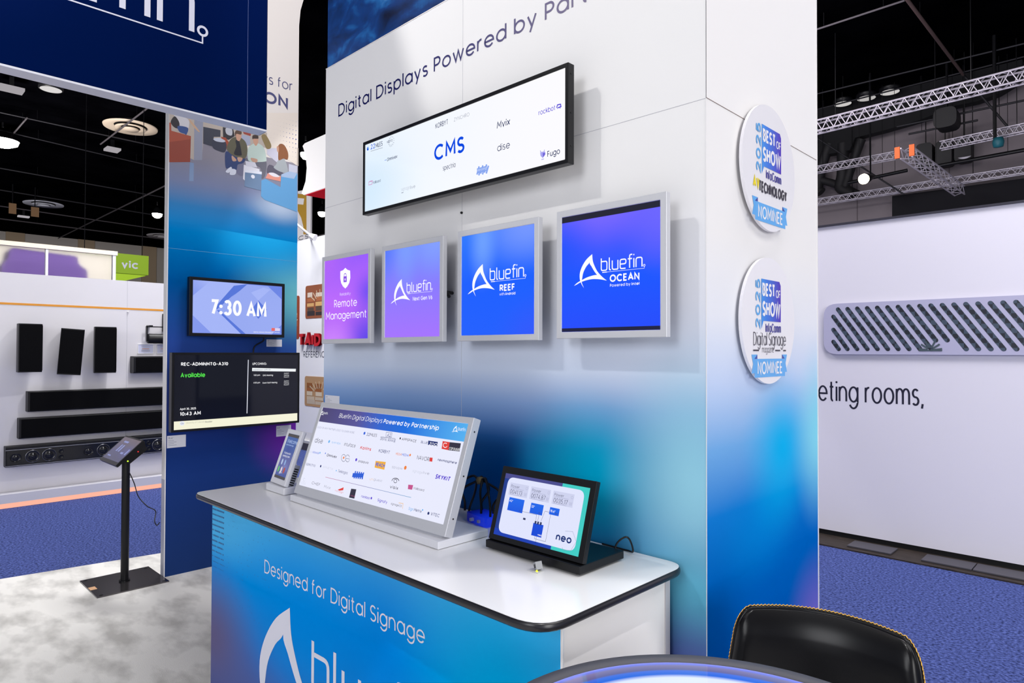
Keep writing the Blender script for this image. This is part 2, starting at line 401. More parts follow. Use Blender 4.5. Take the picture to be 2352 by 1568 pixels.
def fitw(mb, fr, s, a0, a1, b, cap, material, wt=.1, c=.0008, rot=None):
    """letters filling the width a0..a1 (or, turned upright, the height)"""
    xs = (a1 - a0) / (text_width(s, wt) * cap)
    text(mb, fr, s, b if rot else a0, a0 if rot else b, cap, material, wt, xs, c, 0, rot)
def lines(mb, fr, pts, w, material, c=0.0012, closed=False):
    """a drawn line through measured points (pixels) of the surface; w in metres"""
    q = [fr.px(*p) for p in pts]
    stroke(mb, fr, q + ([q[0]] if closed else []), w, c, material)
def patch(mb, fr, pts, material, c=0.001, soft=False):
    """a printed or shown patch whose corners were measured on the photograph"""
    q = [fr.px(*p) for p in pts]
    if soft:
        m = len(q); o = []
        for i in range(m):
            a, b, d, e = [Vector(q[(i + j) % m]) for j in (-1, 0, 1, 2)]
            for k in range(4):
                t = k / 4; v = 0.5 * (2 * b + (d - a) * t + (2 * a - 5 * b + 4 * d - e) * t * t + (3 * b - a - 3 * d + e) * t ** 3); o.append((v.x, v.y))
        q = o
    n = len(q); ar = sum(q[i][0] * q[(i + 1) % n][1] - q[(i + 1) % n][0] * q[i][1] for i in range(n))
    mb.flat(fr, q if ar > 0 else q[::-1], c, material)
def rect(mb, fr, a0, b0, a1, b1, material, c=0.001):
    mb.flat(fr, [(a0, b0), (a1, b0), (a1, b1), (a0, b1)], c, material)
def blob(mb, fr, x, y, r, material, c=0.0012, ry=None):
    a, b = fr.px(x, y); mb.flat(fr, [(a + r * math.cos(t * PI / 10), b + (ry or r) * math.sin(t * PI / 10)) for t in range(20)], c, material)
def fillet(pts, r, n=4):
    out = [pts[0]]
    for a, b, d in zip(pts, pts[1:], pts[2:]):
        a, b, d = Vector(a), Vector(b), Vector(d)
        p = b + (a - b).normalized() * min(r, (a - b).length * .45); q = b + (d - b).normalized() * min(r, (d - b).length * .45)
        for k in range(n + 1):
            t = k / n; v = p * (1 - t) ** 2 + b * 2 * t * (1 - t) + q * t * t; out.append((v.x, v.y))
    return out + [pts[-1]]
WORD = [fillet([(0, 1.37), (0, 0), (.78, 0), (.78, 1), (.07, 1)], .22), fillet([(1.1, 1.37), (1.1, 0), (1.32, 0)], .2), fillet([(1.5, 1), (1.5, 0), (2.25, 0)], .24), [(2.25, 1), (2.25, 0)],
        fillet([(3.25, 0), (2.55, 0), (2.55, 1), (3.3, 1), (3.3, .5), (2.62, .5)], .22), fillet([(3.78, 0), (3.78, 1.42), (4.12, 1.42)], .2), [(3.55, .98), (4.08, .98)], [(4.32, 0), (4.32, 1)],
        [(4.32, 1.3), (4.32, 1.44)], fillet([(4.6, 0), (4.6, 1), (5.35, 1), (5.35, 0)], .24)]
UNDER = [[(.35, -.21), (5.62, -.21), (5.62, .0)], arc(5.62, .1, .11, .11, 0, 360)]
FIN_L = [(0.766, 1.0), (0.533, 0.848), (0.357, 0.645), (0.256, 0.433), (0.246, 0.232), (0.292, 0.089), (0.358, -0.016), (0.424, -0.1), (0.333, 0.086), (0.348, 0.225), (0.398, 0.421), (0.523, 0.61), (0.658, 0.737)]
FIN_R = [(0.766, 1.0), (0.791, 0.784), (0.855, 0.62), (0.978, 0.413), (1.171, 0.221), (1.362, 0.079), (1.123, 0.178), (0.978, 0.287), (0.856, 0.423), (0.742, 0.591), (0.658, 0.737)]
FIN_B = [(0.0, 0.0), (0.129, 0.088), (0.348, 0.177), (0.634, 0.263), (0.978, 0.295), (1.123, 0.186), (1.362, 0.079), (1.123, 0.135), (0.831, 0.169), (0.584, 0.159), (0.307, 0.108), (0.129, 0.04)]
def wordmark(mb, fr, a, b, s, material, c=.0012, w=.135, under=True):
    for k, p in enumerate(WORD): stroke(mb, fr, p, w * s, c + k * 2e-5, material, lambda x, y: (a + x * s, b + y * s))
    if under:
        for k, p in enumerate(UNDER): stroke(mb, fr, p, (.035 if k == 0 else .06) * s, c + k * 3e-5, material, lambda x, y: (a + x * s, b + y * s))
        stroke(mb, fr, [(.15, -.21), (.8, -.21)], .09 * s, c + 2e-4, material, lambda x, y: (a + x * s, b + y * s))
def curve2(pts, n=4):
    P = [Vector(p) for p in pts]; P = [P[0] * 2 - P[1]] + P + [P[-1] * 2 - P[-2]]; o = []
    for i in range(1, len(P) - 2):
        a, b, c, d = P[i - 1:i + 3]
        for k in range(n):
            t = k / n; v = 0.5 * (2 * b + (c - a) * t + (2 * a - 5 * b + 4 * c - d) * t * t + (3 * b - a - 3 * c + d) * t ** 3); o.append((v.x, v.y))
    return o
FIN_L = curve2(FIN_L[:8]) + curve2(FIN_L[7:] + FIN_L[:1]); FIN_R = curve2(FIN_R[:6]) + curve2(FIN_R[5:] + FIN_R[:1]); FIN_B = curve2(FIN_B[:7]) + curve2(FIN_B[6:] + FIN_B[:1])
def finlogo(mb, fr, a, b, h, material, c=.0012, word=True):
    """the fin emblem, h high, its lower left tip at a, b, with the lettering to its right"""
    for k, q in enumerate((FIN_L, FIN_R, FIN_B)):
        q = [(a + x * h, b + y * h) for x, y in q]
        n = len(q); ar = sum(q[i][0] * q[(i + 1) % n][1] - q[(i + 1) % n][0] * q[i][1] for i in range(n))
        mb.flat(fr, q if ar > 0 else q[::-1], c + k * 3e-5, material)
    if word: wordmark(mb, fr, a + 1.137 * h, b + .42 * h, .292 * h, material, c)
# ================================================================== MATERIALS
WHITE = mat('white_laminate', (233, 232, 233), .35)
PRINTW = mat('white_print', (238, 236, 236), .5)
BLACKP = mat('black_plastic', (12, 12, 15), .35, 0, .35)
BLACKM = mat('black_metal', (14, 14, 17), .35, 0.0, .3)
SILVER = mat('silver_frame', (205, 206, 212), .38, .15)
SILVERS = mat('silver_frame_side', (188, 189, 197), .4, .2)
SEAM = mat('panel_seam', (186, 186, 194), .8)
NAVY = mat('navy_print', (34, 40, 96), .55)
ALU = mat('aluminium', (190, 190, 198), .38, .6)
GLASSB = mat('screen_glass_dark', (8, 8, 10), .06, 0, .5)
# ================================================================== THE HALL
blue_carpet = noisy('blue_carpet', (30, 42, 92), (94, 110, 182), 60, 6, .95, .8, .34, .68, bscale=140)
fl = MB(); fl.add([(-60, -12, 0), (14, -12, 0), (14, 30, 0), (-60, 30, 0)], [(0, 1, 2, 3)], blue_carpet)
struct(fl.build('floor'))
white_carpet = noisy('marbled_white_carpet', (196, 193, 189), (240, 237, 233), 3.2, 7, .95, .25, .33, .55, stretch=(1.0, 1.9, 1, .5), bscale=220)
fl = MB(); fl.slab(Frame((0, 0, 0), (1, 0, 0), (0, 1, 0)), [(-6.42, -8), (6, -8), (6, 2.5), (-3.2, 2.72), (-5.78, 2.95), (-5.93, 1.9), (-6.09, .86)], .0, .009, white_carpet)
struct(fl.build('floor_carpet'))
cm = MB(); CEILZ = 8.6
cm.box((-60, -12, CEILZ), (14, 30, CEILZ + .2), noisy('black_roof_deck', (1, 1, 2), (4, 4, 6), .9, 5, .95, spec=0.0))
struct(cm.build('ceiling'))
hall_grey = mat('hall_wall_grey', (120, 112, 116), .9)
wm = MB(); wm.box((-60, 20, 0), (14, 20.3, CEILZ), hall_grey)
seamg = mat('hall_wall_seam', (92, 84, 88), .9)
for x in (-10.4, -8.2, -6.0, -3.8, -1.6, .6): wm.box((x, 19.985, 3.5), (x + .02, 20.0, CEILZ), seamg)
for z in (5.1, 6.1): wm.box((-12, 19.985, z), (2, 20.0, z + .02), seamg)
struct(wm.build('wall_back'))
wm = MB(); wm.box((-48.3, -12, 0), (-48, 30, CEILZ), mat('hall_wall_warm_grey', (186, 180, 174), .9))
for k in range(9): wm.box((-47.99, -4 + k * 3.6, 4), (-47.9, -3.1 + k * 3.6, CEILZ), mat('hall_wall_panel', (176, 156, 130), .9))
struct(wm.build('wall_left'))
# black soffits and drapes below the roof on the far wall
wm = MB(); FB = Frame((0, 19.7, 0), (1, 0, 0), (0, 0, 1))
pts = [FB.px(*p) for p in ((1700, 500), (1700, 260), (1880, 225), (2352, 110), (2352, 190), (2300, 222), (2250, 240), (2200, 250), (2120, 282), (2040, 305), (1972, 322), (1960, 350), (1905, 360), (1890, 425), (1860, 440))]
wm.slab(FB, pts, 0, .3, mat('black_soffit', (9, 9, 13), .9))
struct(wm.build('trim_1'))
wm = MB(); a = FB.px(2052, 455); b = FB.px(2352, 500)
q = [FB.px(*p) for p in ((2052, 452), (2052, 500), (2500, 445), (2500, 392))]
wm.slab(FB, q, 0, .12, mat('black_drape', (10, 9, 16), .95))
tag(wm.build('black_drape'), 'long black drape hung on the far wall above the white right booth wall', 'drape')
# ================================================================== THE TOWER (white display tower with gradient print)
TX0, TX1, TY0, TY1 = -3.105, -.941, 1.775, 2.655
TZ = 3.165
tower_front = field('tower_front_print', 2, [(0.3, (58, 62, 128)), (.75, (70, 86, 158)), (1.0, (44, 98, 170)), (1.2, (34, 94, 168)), (1.36, (60, 116, 184)), (1.5, (138, 168, 216)), (1.62, (202, 214, 236)), (1.85, (228, 230, 240)), (2.2, (238, 237, 238))],
    [((-1.78, 1.775, 1.22), (.56, 1, .30), (0, 70, 138), 1.0), ((-1.36, 1.775, 1.28), (.44, 1, .34), (0, 176, 220), 1.0), ((-.98, 1.775, 1.30), (.36, 1, .50), (156, 216, 236), .95),
     ((-1.0, 1.775, .96), (.4, 1, .24), (96, 184, 212), .8), ((-.96, 1.775, .70), (.3, 1, .3), (96, 108, 180), .9)])
tower_side = field('tower_side_print', 2, [(0.3, (20, 50, 130)), (.72, (0, 78, 166)), (1.0, (0, 96, 186)), (1.2, (20, 120, 206)), (1.4, (112, 168, 224)), (1.6, (192, 208, 238)), (1.8, (226, 228, 237)), (2.05, (234, 232, 232))],
    [((-.941, 2.15, 1.12), (1, .4, .22), (0, 134, 214), .6), ((-.941, 2.32, 1.36), (1, .36, .34), (0, 174, 234), .95), ((-.941, 2.66, 1.38), (1, .28, .40), (134, 216, 236), .9), ((-.941, 2.62, .66), (1, .32, .32), (108, 98, 192), .9)])
tower = thing('display_tower', 'white square exhibit tower fading to blue, lettered Digital Displays Powered by Partnership', 'exhibit tower', (-2.02, 2.2, 0))
FW = Frame((0, TY0, 0), (1, 0, 0), (0, 0, 1)); FS = Frame((TX1, 0, 0), (0, 1, 0), (0, 0, 1))
t = MB(); t.box((TX0, TY0, 0), (TX1 - .0004, TY0 + .03, TZ), tower_front); t.build('front_panel', tower)
t = MB(); t.box((TX1 - .02, TY0 + .0305, 0), (TX1, TY1, 5.0), tower_side); t.box((TX1 - .02, TY0, TZ), (TX1, TY0 + .03, 5.0), PRINTW); t.box((TX1 - .0004, TY0, 0), (TX1, TY0 + .0305, TZ), tower_side); t.build('side_panel', tower)
t = MB(); t.box((TX0, TY0 + .03, 0), (TX0 + .03, TY1, TZ), PRINTW); t.box((TX0, TY1 - .03, 0), (TX1 - .02, TY1, 5.0), PRINTW); t.build('back_panel', tower)
t = MB()
t.fbox(FW, TX0, 2.4352, 0, TX1, 2.4366, .0008, SEAM); t.fbox(FW, -2.0216, .3, 0, -2.0206, TZ, .0008, SEAM)
t.fbox(FS, TY0, 2.4370, 0, TY1, 2.4390, .0008, mat('panel_gap', (128, 112, 108), .8)); t.fbox(FS, TY0 - .0006, 2.437, 0, TY0 + .0015, 5.0, .0006, mat('dark_gap', (60, 58, 66), .8))
t.cyl((-2.0215, TY0, 2.255), (-2.0215, TY0 - .006, 2.255), .005, BLACKP)
t.build('panel_joints', tower)
t = MB(); t.box((TX1 - .0005, TY0 - .0012, 0), (TX1 + .0012, TY0 + .0005, 2.436), PRINTW); t.box((TX1 - .001, TY1 - .002, 0), (TX1 + .003, TY1 + .002, 5.0), PRINTW); t.build('edge_trim', tower)
# ocean picture on the video wall above
ocean = bpy.data.materials.new('ocean_video'); ocean.use_nodes = True
nt = ocean.node_tree; b = nt.nodes['Principled BSDF']; g = nt.nodes.new('ShaderNodeNewGeometry')
mp = nt.nodes.new('ShaderNodeMapping'); mp.inputs['Scale'].default_value = (1.6, 1, 3.2); mp.inputs['Rotation'].default_value = (0, .5, 0)
n = nt.nodes.new('ShaderNodeTexNoise'); n.inputs['Scale'].default_value = 2.6; n.inputs['Detail'].default_value = 8; n.inputs['Distortion'].default_value = .6
r = nt.nodes.new('ShaderNodeValToRGB'); e = r.color_ramp.elements; e[0].position = .3; e[0].color = (*lin((3, 16, 44)), 1); e[1].position = .82; e[1].color = (*lin((120, 165, 205)), 1)
x = e.new(.52); x.color = (*lin((10, 56, 120)), 1); x = e.new(.62); x.color = (*lin((26, 96, 165)), 1)
wv = nt.nodes.new('ShaderNodeTexWave'); wv.inputs['Scale'].default_value = 28; wv.inputs['Distortion'].default_value = 0; wv.bands_direction = 'X'
mx = nt.nodes.new('ShaderNodeMix'); mx.data_type = 'RGBA'; mx.blend_type = 'MULTIPLY'; mx.inputs[0].default_value = .35
K = nt.links; K.new(g.outputs['Position'], mp.inputs[0]); K.new(mp.outputs[0], n.inputs[0]); K.new(n.outputs[0], r.inputs[0]); K.new(g.outputs['Position'], wv.inputs[0])
K.new(r.outputs[0], mx.inputs[6]); K.new(wv.outputs[0], mx.inputs[7]); K.new(mx.outputs[2], b.inputs['Emission Color']); b.inputs['Emission Strength'].default_value = 1.1
b.inputs['Base Color'].default_value = (.01, .01, .012, 1); b.inputs['Roughness'].default_value = .3
t = MB(); t.box((TX0 + .004, TY0 + .006, TZ + .004), (TX1 - .025, TY0 + .05, 5.0), ocean); t.build('video_wall', tower)
t = MB(); t.box((TX0, TY0 - .002, TZ), (TX1 - .02, TY0 + .06, TZ + .004), PRINTW); t.build('ledge', tower)
grad_navy = field('headline_print', 0, [(-3.0, (14, 20, 84)), (-2.4, (36, 38, 98)), (-1.9, (84, 82, 124)), (-1.4, (130, 122, 150))], (), .5)
t = MB(); fit(t, FW, 'Digital Displays Powered by Part', (777.5, 264.3), (1351, 9.5), 28.6, grad_navy, .125, .001)
a, bb = FW.px(777.5, 264.3); wpart = text_width('Digital Displays Powered by Part', .125)
xs = FW.px(1351, 9.5)[0] - a
text(t, FW, 'nership', a + xs + .013, FW.px(1236, 55)[1], .0655, grad_navy, .125, xs / (wpart * .0655), .001)
t.build('headline_lettering', tower)
# ================================================================== SCREENS ON THE TOWER
def wall_panel(t, fr, x0, x1, z0, z1, depth, back, border, frame_mat, side_mat, recess=.004, wall_gap=.065):
    """frame and mount of a flat display: outer size x0..x1, z0..z1 on the frame's plane"""
    f = MB(); f.ring(fr, x0, z0, x1, z1, border, -depth, 0, frame_mat)
    f.build('frame', t, .0015, 1)
    f = MB(); f.fbox(fr, x0 + .002, z0 + .002, -depth, x1 - .002, z1 - .002, -depth + .004, side_mat); f.build('back_cover', t)
    f = MB(); f.fbox(fr, (x0 + x1) / 2 - .09, (z0 + z1) / 2 - .07, -depth - wall_gap, (x0 + x1) / 2 + .09, (z0 + z1) / 2 + .07, -depth, BLACKP); f.build('wall_mount', t)
DF = 1.69
FD = Frame((0, DF, 0), (1, 0, 0), (0, 0, 1))
# --- long stretched screen
FC = Frame((0, 1.672, 0), (1, 0, 0), (0, 0, 1))
x0, z1 = FC.px(833.6, 321); x1, z1b = FC.px(1305, 150.6); z0 = FC.px(834.6, 487)[1]; z0b = FC.px(1305, 382.6)[1]
z1 = (z1 + z1b) / 2; z0 = (z0 + z0b) / 2
cms = thing('stretched_display', 'long black-framed stretched screen reading CMS among small company logos, high on the white tower', 'display', ((x0 + x1) / 2, 1.7, z0))
wall_panel(cms, FC, x0, x1, z0, z1, .032, 0, .014, BLACKM, BLACKM, wall_gap=.068)
f = MB()
for zz in (.06, .17, .30):
    f.cyl((x1 - .0005, 1.688, z0 + zz), (x1 + .0012, 1.688, z0 + zz), .0035, BLACKP, 10)
f.build('screws', cms)
cms_bg = field('cms_screen_white', 0, [(x0, (238, 246, 255)), (x1, (252, 251, 255))], [((x0, 1.672, z0 + .1), (.5, 1, .3), (206, 232, 252), .8)], .12, 1.0)
f = MB(); rect(f, FC, x0 + .0135, z0 + .0135, x1 - .0135, z1 - .0135, cms_bg, -.004); scr = f.build('screen', cms)
CMS_BLUE = glow((0, 72, 226)); INK = glow((28, 44, 92)); GREYI = glow((150, 154, 170)); PURI = glow((86, 72, 214)); LBL = glow((138, 168, 240)); PALEI = glow((190, 196, 210)); BLUI = glow((40, 100, 220)); PINKI = glow((206, 150, 196))
FCs = Frame((0, 1.676, 0), (1, 0, 0), (0, 0, 1))
f = MB()
for s, p0, p1, cp, m, w, sl in (('CMS', (998, 368), (1067, 351.5), 36, CMS_BLUE, .17, 0), ('spectrio', (1017.7, 390.7), (1047, 385), 12, INK, .11, 0), ('KORBYT', (1001, 294.5), (1029.5, 287), 12, INK, .13, 0),
        ('ZYNCHRO', (1043.3, 277.5), (1078.5, 268.5), 8.5, GREYI, .09, 0), ('Mvix', (1141.7, 295.5), (1172, 287), 16, INK, .13, .1), ('dise', (1142.7, 347.7), (1171.5, 340.5), 16, INK, .10, 0), ('rockbot', (1237.7, 264.5), (1276, 253.5), 12, PURI, .13, 0),
        ('Fugo', (1257.7, 360.5), (1286.5, 354), 14, INK, .14, 0), ('22', (851.7, 343.3), (862, 340), 11, BLUI, .15, 0), ('MILES', (863, 340), (879, 335), 11, INK, .15, 0), ('wipro', (889, 329), (902, 325.2), 7, INK, .12, 0),
        ('Omnivex', (889, 370.3), (913, 363.3), 8, INK, .16, .2), ('Wallboard', (856.7, 422.8), (874.5, 417.6), 6.5, INK, .12, 0), ('signage', (922.3, 438.3), (942, 434.3), 8, PALEI, .09, 0), ('live', (943, 434), (954.3, 431.5), 8, GREYI, .1, 0)):
    fit(f, FCs, s, p0, p1, cp, m, w, .0012, sl)
blob(f, FCs, 845.5, 341.5, .0085, BLUI); blob(f, FCs, 846.5, 339.5, .0045, glow((150, 200, 250)), .0014)
lines(f, FCs, [(852, 347.5), (879.5, 339)], .002, GREYI)
for k in range(14):
    a, bb = FCs.px(899, 325); th = 2 * PI * k / 14
    for q, rr in ((.016, .0013), (.021, .0016)):
        if k > 3 or q > .018: f.flat(FCs, [(a + q * math.cos(th) + rr * math.cos(j * PI / 3), bb + q * math.sin(th) + rr * math.sin(j * PI / 3)) for j in range(6)], .0012, INK)
lines(f, FCs, [(847.5, 425), (847.5, 418), (855, 416), (855, 423), (847.5, 425)], .0028, PINKI); lines(f, FCs, [(849, 416.5), (856.5, 414.5), (856.5, 421)], .002, PINKI)
for k in range(6):
    lines(f, FCs, [(1096 + k * 4.3, 402 - k * 1.1 + (2 if k % 2 else -1)), (1101 + k * 4.3, 384 - k * 1.1 + (2 if k % 2 else -2))], .0085, LBL)
lines(f, FCs, [(1096, 393), (1119, 386.5)], .02, LBL, .0013); fit(f, FCs, 'mirroring', (1097, 394.5), (1118, 388.5), 6, glow((214, 226, 252)), .12, .002)
lines(f, FCs, [(1279, 248), (1281, 241), (1288, 239.5), (1289, 245), (1282, 247.5)], .004, PURI); lines(f, FCs, [(1282, 247), (1281, 250)], .003, PURI); lines(f, FCs, [(1286, 246), (1287.5, 249)], .003, PURI)
patch(f, FCs, [(1241, 350), (1252, 347), (1252, 356), (1247, 363), (1242, 358)], glow((170, 166, 240))); patch(f, FCs, [(1247, 352), (1253, 350), (1253, 355), (1248, 362)], glow((112, 100, 216)), .0014)
lines(f, FCs, [(1243, 349), (1241.5, 346)], .002, PURI); lines(f, FCs, [(1250, 347), (1251.5, 344)], .002, PURI); lines(f, FCs, [(1244, 366.5), (1250, 365)], .003, glow((180, 176, 236)))
lines(f, FCs, [(922.5, 443), (927, 442)], .003, GREYI); lines(f, FCs, [(884, 368.5), (888, 367)], .002, BLUI)
f.build('screen_graphics', scr)
# --- the four square screens
WHT = glow((252, 252, 255))
def square(name_label, TL, TR, BL, BR, base, blobs, axis=2):
    xs0 = (FD.px(*TL)[0] + FD.px(*BL)[0]) / 2; xs1 = (FD.px(*TR)[0] + FD.px(*BR)[0]) / 2
    zz1 = (FD.px(*TL)[1] + FD.px(*TR)[1]) / 2; zz0 = (FD.px(*BL)[1] + FD.px(*BR)[1]) / 2
    t = thing('square_display', name_label, 'display', ((xs0 + xs1) / 2, 1.72, zz0), 'square silver-framed screens in a row on the tower')
    wall_panel(t, FD, xs0, xs1, zz0, zz1, .022, 0, .022, SILVER, SILVERS, wall_gap=.060)
    m = field('square_screen_' + str(len(bpy.data.materials)), axis, base(zz0, zz1), blobs(xs0, xs1, zz0, zz1), .1, 1.0)
    f = MB(); rect(f, FD, xs0 + .0215, zz0 + .0215, xs1 - .0215, zz1 - .0215, m, -.003); s = f.build('screen', t)
    return t, s, (xs0, xs1, zz0, zz1)
Y = DF
t, s, (p, q, u, v) = square('purple square screen with a white padlock shield reading Remote Management, leftmost of the row', (738, 590.2), (850.2, 571), (740, 788), (851.8, 788.8),
    lambda a, b: [(a, (172, 96, 246)), (a + .2, (186, 100, 250)), (b, (146, 84, 250))], lambda a, b, c, d: [((b, Y, c), (.3, 1, .26), (84, 60, 232), 1), ((b, Y, (c + d) / 2 + .02), (.2, 1, .13), (96, 66, 240), .9), ((a + .1, Y, c), (.26, 1, .16), (206, 132, 252), .8), ((a, Y, d), (.3, 1, .2), (180, 96, 244), .8)])
g_ = Frame((0, DF + .003, 0), (1, 0, 0), (0, 0, 1)); f = MB()
Z = lambda x, y: (720 + x / 6.03, 540 + y / 6.03)
patch(f, g_, [Z(*k) for k in ((443, 452), (475, 480), (510, 490), (513, 590), (498, 660), (470, 710), (443, 738), (412, 710), (386, 664), (374, 600), (374, 500), (412, 485))], WHT)
PUR = glow((132, 72, 226)); patch(f, g_, [Z(*k) for k in ((420, 572), (464, 566), (464, 648), (420, 652))], PUR, .0014)
lines(f, g_, [Z(*k) for k in ((428, 575), (428, 548), (434, 534), (443, 530), (452, 534), (457, 546), (457, 572))], .0035, PUR, .0015)
patch(f, g_, [Z(*k) for k in ((437, 600), (447, 598), (449, 610), (445, 630), (439, 630), (435, 612))], WHT, .0018)
fit(f, g_, 'Reliability', Z(368, 836), Z(516, 828), 6.5, WHT, .07); fit(f, g_, 'Remote', Z(290, 1000), Z(604, 982), 17.5, WHT, .10); fit(f, g_, 'Management', Z(176, 1168), Z(736, 1146), 17.5, WHT, .10)
f.build('screen_graphics', s)
def product(f, g_, tip, low, bx, sub, sub2, ):
    """fin emblem, lettering and the lines below it, from the emblem's top and lower left tips"""
    a0, b0 = g_.px(*low); a1, b1 = g_.px(*tip); h = b1 - b0
    finlogo(f, g_, a0, b0, h, WHT)
    for s_, p0, p1, cp, w in sub + sub2: fit(f, g_, s_, p0, p1, cp, WHT, w)
t, s, _ = square('periwinkle square screen reading Next Gen V6 under a white fin emblem, second in the row', (876.7, 566.2), (1016.8, 540.8), (876.7, 785.4), (1017.7, 785.4),
    lambda a, b: [(a, (166, 112, 255)), (a + .2, (140, 118, 255)), (b, (104, 136, 255))], lambda a, b, c, d: [((b - .05, Y, d), (.24, 1, .2), (132, 160, 255), .9), ((a + .17, Y, d - .02), (.12, 1, .26), (126, 164, 255), .6), ((a, Y, d), (.14, 1, .22), (76, 116, 250), .9)])
f = MB(); product(f, g_, Z(1228, 606), Z(1073, 950), 0, [('Next Gen V6', Z(1378, 908), Z(1648, 888), 9.5, .15)], []); f.build('screen_graphics', s)
Z = lambda x, y: (1030 + x / 4.9, 480 + y / 4.9)
t, s, _ = square('blue square screen reading REEF with Android under a white fin emblem', (1049.4, 531.4), (1237, 498), (1051.8, 782.6), (1237, 782),
    lambda a, b: [(a, (20, 92, 252)), (a + .22, (4, 92, 254)), (b, (40, 120, 255))], lambda a, b, c, d: [((b - .05, Y, d - .02), (.3, 1, .18), (116, 150, 255), .95), ((a + .14, Y, d - .06), (.1, 1, .2), (120, 170, 255), .7), ((b, Y, c), (.26, 1, .2), (44, 84, 250), .9)])
f = MB(); product(f, g_, Z(391, 618), Z(219, 960), 0, [('REEF', Z(580, 926), Z(750, 912), 15.5, .2)], [('with', Z(577, 975), Z(634, 968), 6.5, .1), ('Android', Z(641, 970), Z(755, 960), 6.5, .17)]); f.build('screen_graphics', s)
Z = lambda x, y: (1260 + x / 3.647, 420 + y / 3.647)
t, s, (p, q, u, v) = square('blue square screen reading OCEAN under a white fin emblem, rightmost of the row', (1277.3, 487.2), (1530, 438.4), (1279, 777.8), (1532, 773.7),
    lambda a, b: [(a, (30, 70, 250)), (a + .2, (8, 84, 255)), (b, (92, 86, 255))], lambda a, b, c, d: [((a + .2, Y, d), (.3, 1, .16), (124, 104, 255), .9), ((b, Y, d - .05), (.2, 1, .22), (108, 100, 255), .9), ((a, Y, d - .15), (.2, 1, .2), (0, 78, 250), .8)])
f = MB(); product(f, g_, Z(367, 596), Z(215, 862), 0, [('OCEAN', Z(515, 832), Z(762, 808), 17, .2)], [('Powered by', Z(516, 870), Z(686, 859), 6.8, .13), ('intel', Z(697, 858), Z(762, 852), 6.8, .18)])
rect(f, g_, p + .0225, v - .042, q - .0225, v - .0225, glow((26, 26, 44)), .0012); rect(f, g_, p + .0225, u + .0225, q - .0225, u + .034, glow((20, 22, 60)), .0012)
f.build('screen_graphics', s)
# stub of a cable bracket beside the second square screen
f = MB(); c0 = ony(1027, 671, 1.735); f.cyl(c0, c0 + Vector((.03, -.015, -.02)), .007, BLACKP, 10); f.cyl(c0 + Vector((-.012, .039, 0)), c0, .007, BLACKP, 10)
tag(f.build('cable_plug'), 'short black cable plug sticking out behind the periwinkle Next Gen V6 screen', 'plug')
# ================================================================== ROUND AWARD SIGNS
LB = (92, 168, 232)
def award(cx, cz, lab, kind, dy):
    t = thing('award_sign', lab, 'sign', (TX1, cx, cz), 'round award signs on the tower side')
    f = MB(); f.lathe((TX1, cx, cz), [(.0, .002), (.185, .002), (.185, .012)], SILVERS, 56, (1, 0, 0)); f.build('standoff', t)
    f = MB(); f.lathe((TX1, cx, cz), [(.0, .012), (.209, .012), (.209, .022), (.0, .022)], mat('sign_white', (232, 230, 236), .45), 72, (1, 0, 0), False); f.build('disc', t)
    g = Frame((TX1 + .0225, cx, cz), (0, 1, 0), (0, 0, 1)); f = MB()
    BG = field('badge_blue_' + kind, 1, [(cx - .12, (88, 172, 236)), (cx - .02, (78, 124, 216)), (cx + .09, (92, 66, 180))], (), .45)
    f.flat(g, [(-.066, .135), (.078, .135), (.088, .122), (.088, -.002), (-.050, -.002), (-.066, -.028)], .0004, BG)
    W_ = mat('badge_white', (236, 234, 240), .5)
    fitw(f, g, 'BEST', -.058, .040, .078, .046, W_, .24); fitw(f, g, 'OF', .047, .083, .078, .028, W_, .17); fitw(f, g, 'SHOW', -.058, .082, .012, .053, W_, .24)
    fitw(f, g, '2025', -.028, .134, -.074, .036, mat('badge_blue_digits', LB, .5), .2, .0008, PI / 2)
    fitw(f, g, 'InfoComm', -.034, .088, -.040, .032, mat('badge_indigo', (64, 58, 152), .5), .17)
    DK = mat('badge_dark', (62, 58, 70), .5)
    if kind == 'av':
        fitw(f, g, 'AV', -.132, -.086, -.084, .040, mat('badge_yellow', (236, 214, 40), .5), .30); fitw(f, g, 'TECHNOLOGY', -.090, .134, -.092, .040, DK, .26, .0010)
    else:
        fitw(f, g, 'Digital Signage', -.126, .130, -.083, .044, DK, .085); fitw(f, g, 'magazine', -.062, .030, -.106, .022, DK, .08)
        for a, b_ in ((-.128, -.086), (.042, .082), (.108, .130)): f.flat(g, [(a, -.101), (b_, -.101), (b_, -.096), (a, -.096)], .0008, DK)
    RB = mat('ribbon_blue', (98, 170, 234), .5); RD = mat('ribbon_fold', (60, 72, 160), .5)
    f.flat(g, [(-.118, -.186), (.122, -.186), (.122, -.126), (-.118, -.126)], .0005, RB)
    for sgn in (-1, 1):
        q = [(sgn * .098, -.112), (sgn * .140, -.112), (sgn * .128, -.142), (sgn * .140, -.172), (sgn * .098, -.172)]
        f.flat(g, q if sgn < 0 else q[::-1], .0003, RB)
        q = [(sgn * .098, -.112), (sgn * .098, -.126), (sgn * .12, -.126)]
        f.flat(g, q if sgn > 0 else q[::-1], .0006, RD)
    fitw(f, g, 'NOMINEE', -.096, .098, -.177, .043, W_, .17, .0009)
    f.build('badge_print', t)
award(2.172, 2.303, 'upper round white sign with yellow and black AV TECHNOLOGY lettering on the tower side', 'av', 0)
award(2.165, 1.795, 'lower round white sign with Digital Signage magazine lettering on the tower side', 'ds', 0)
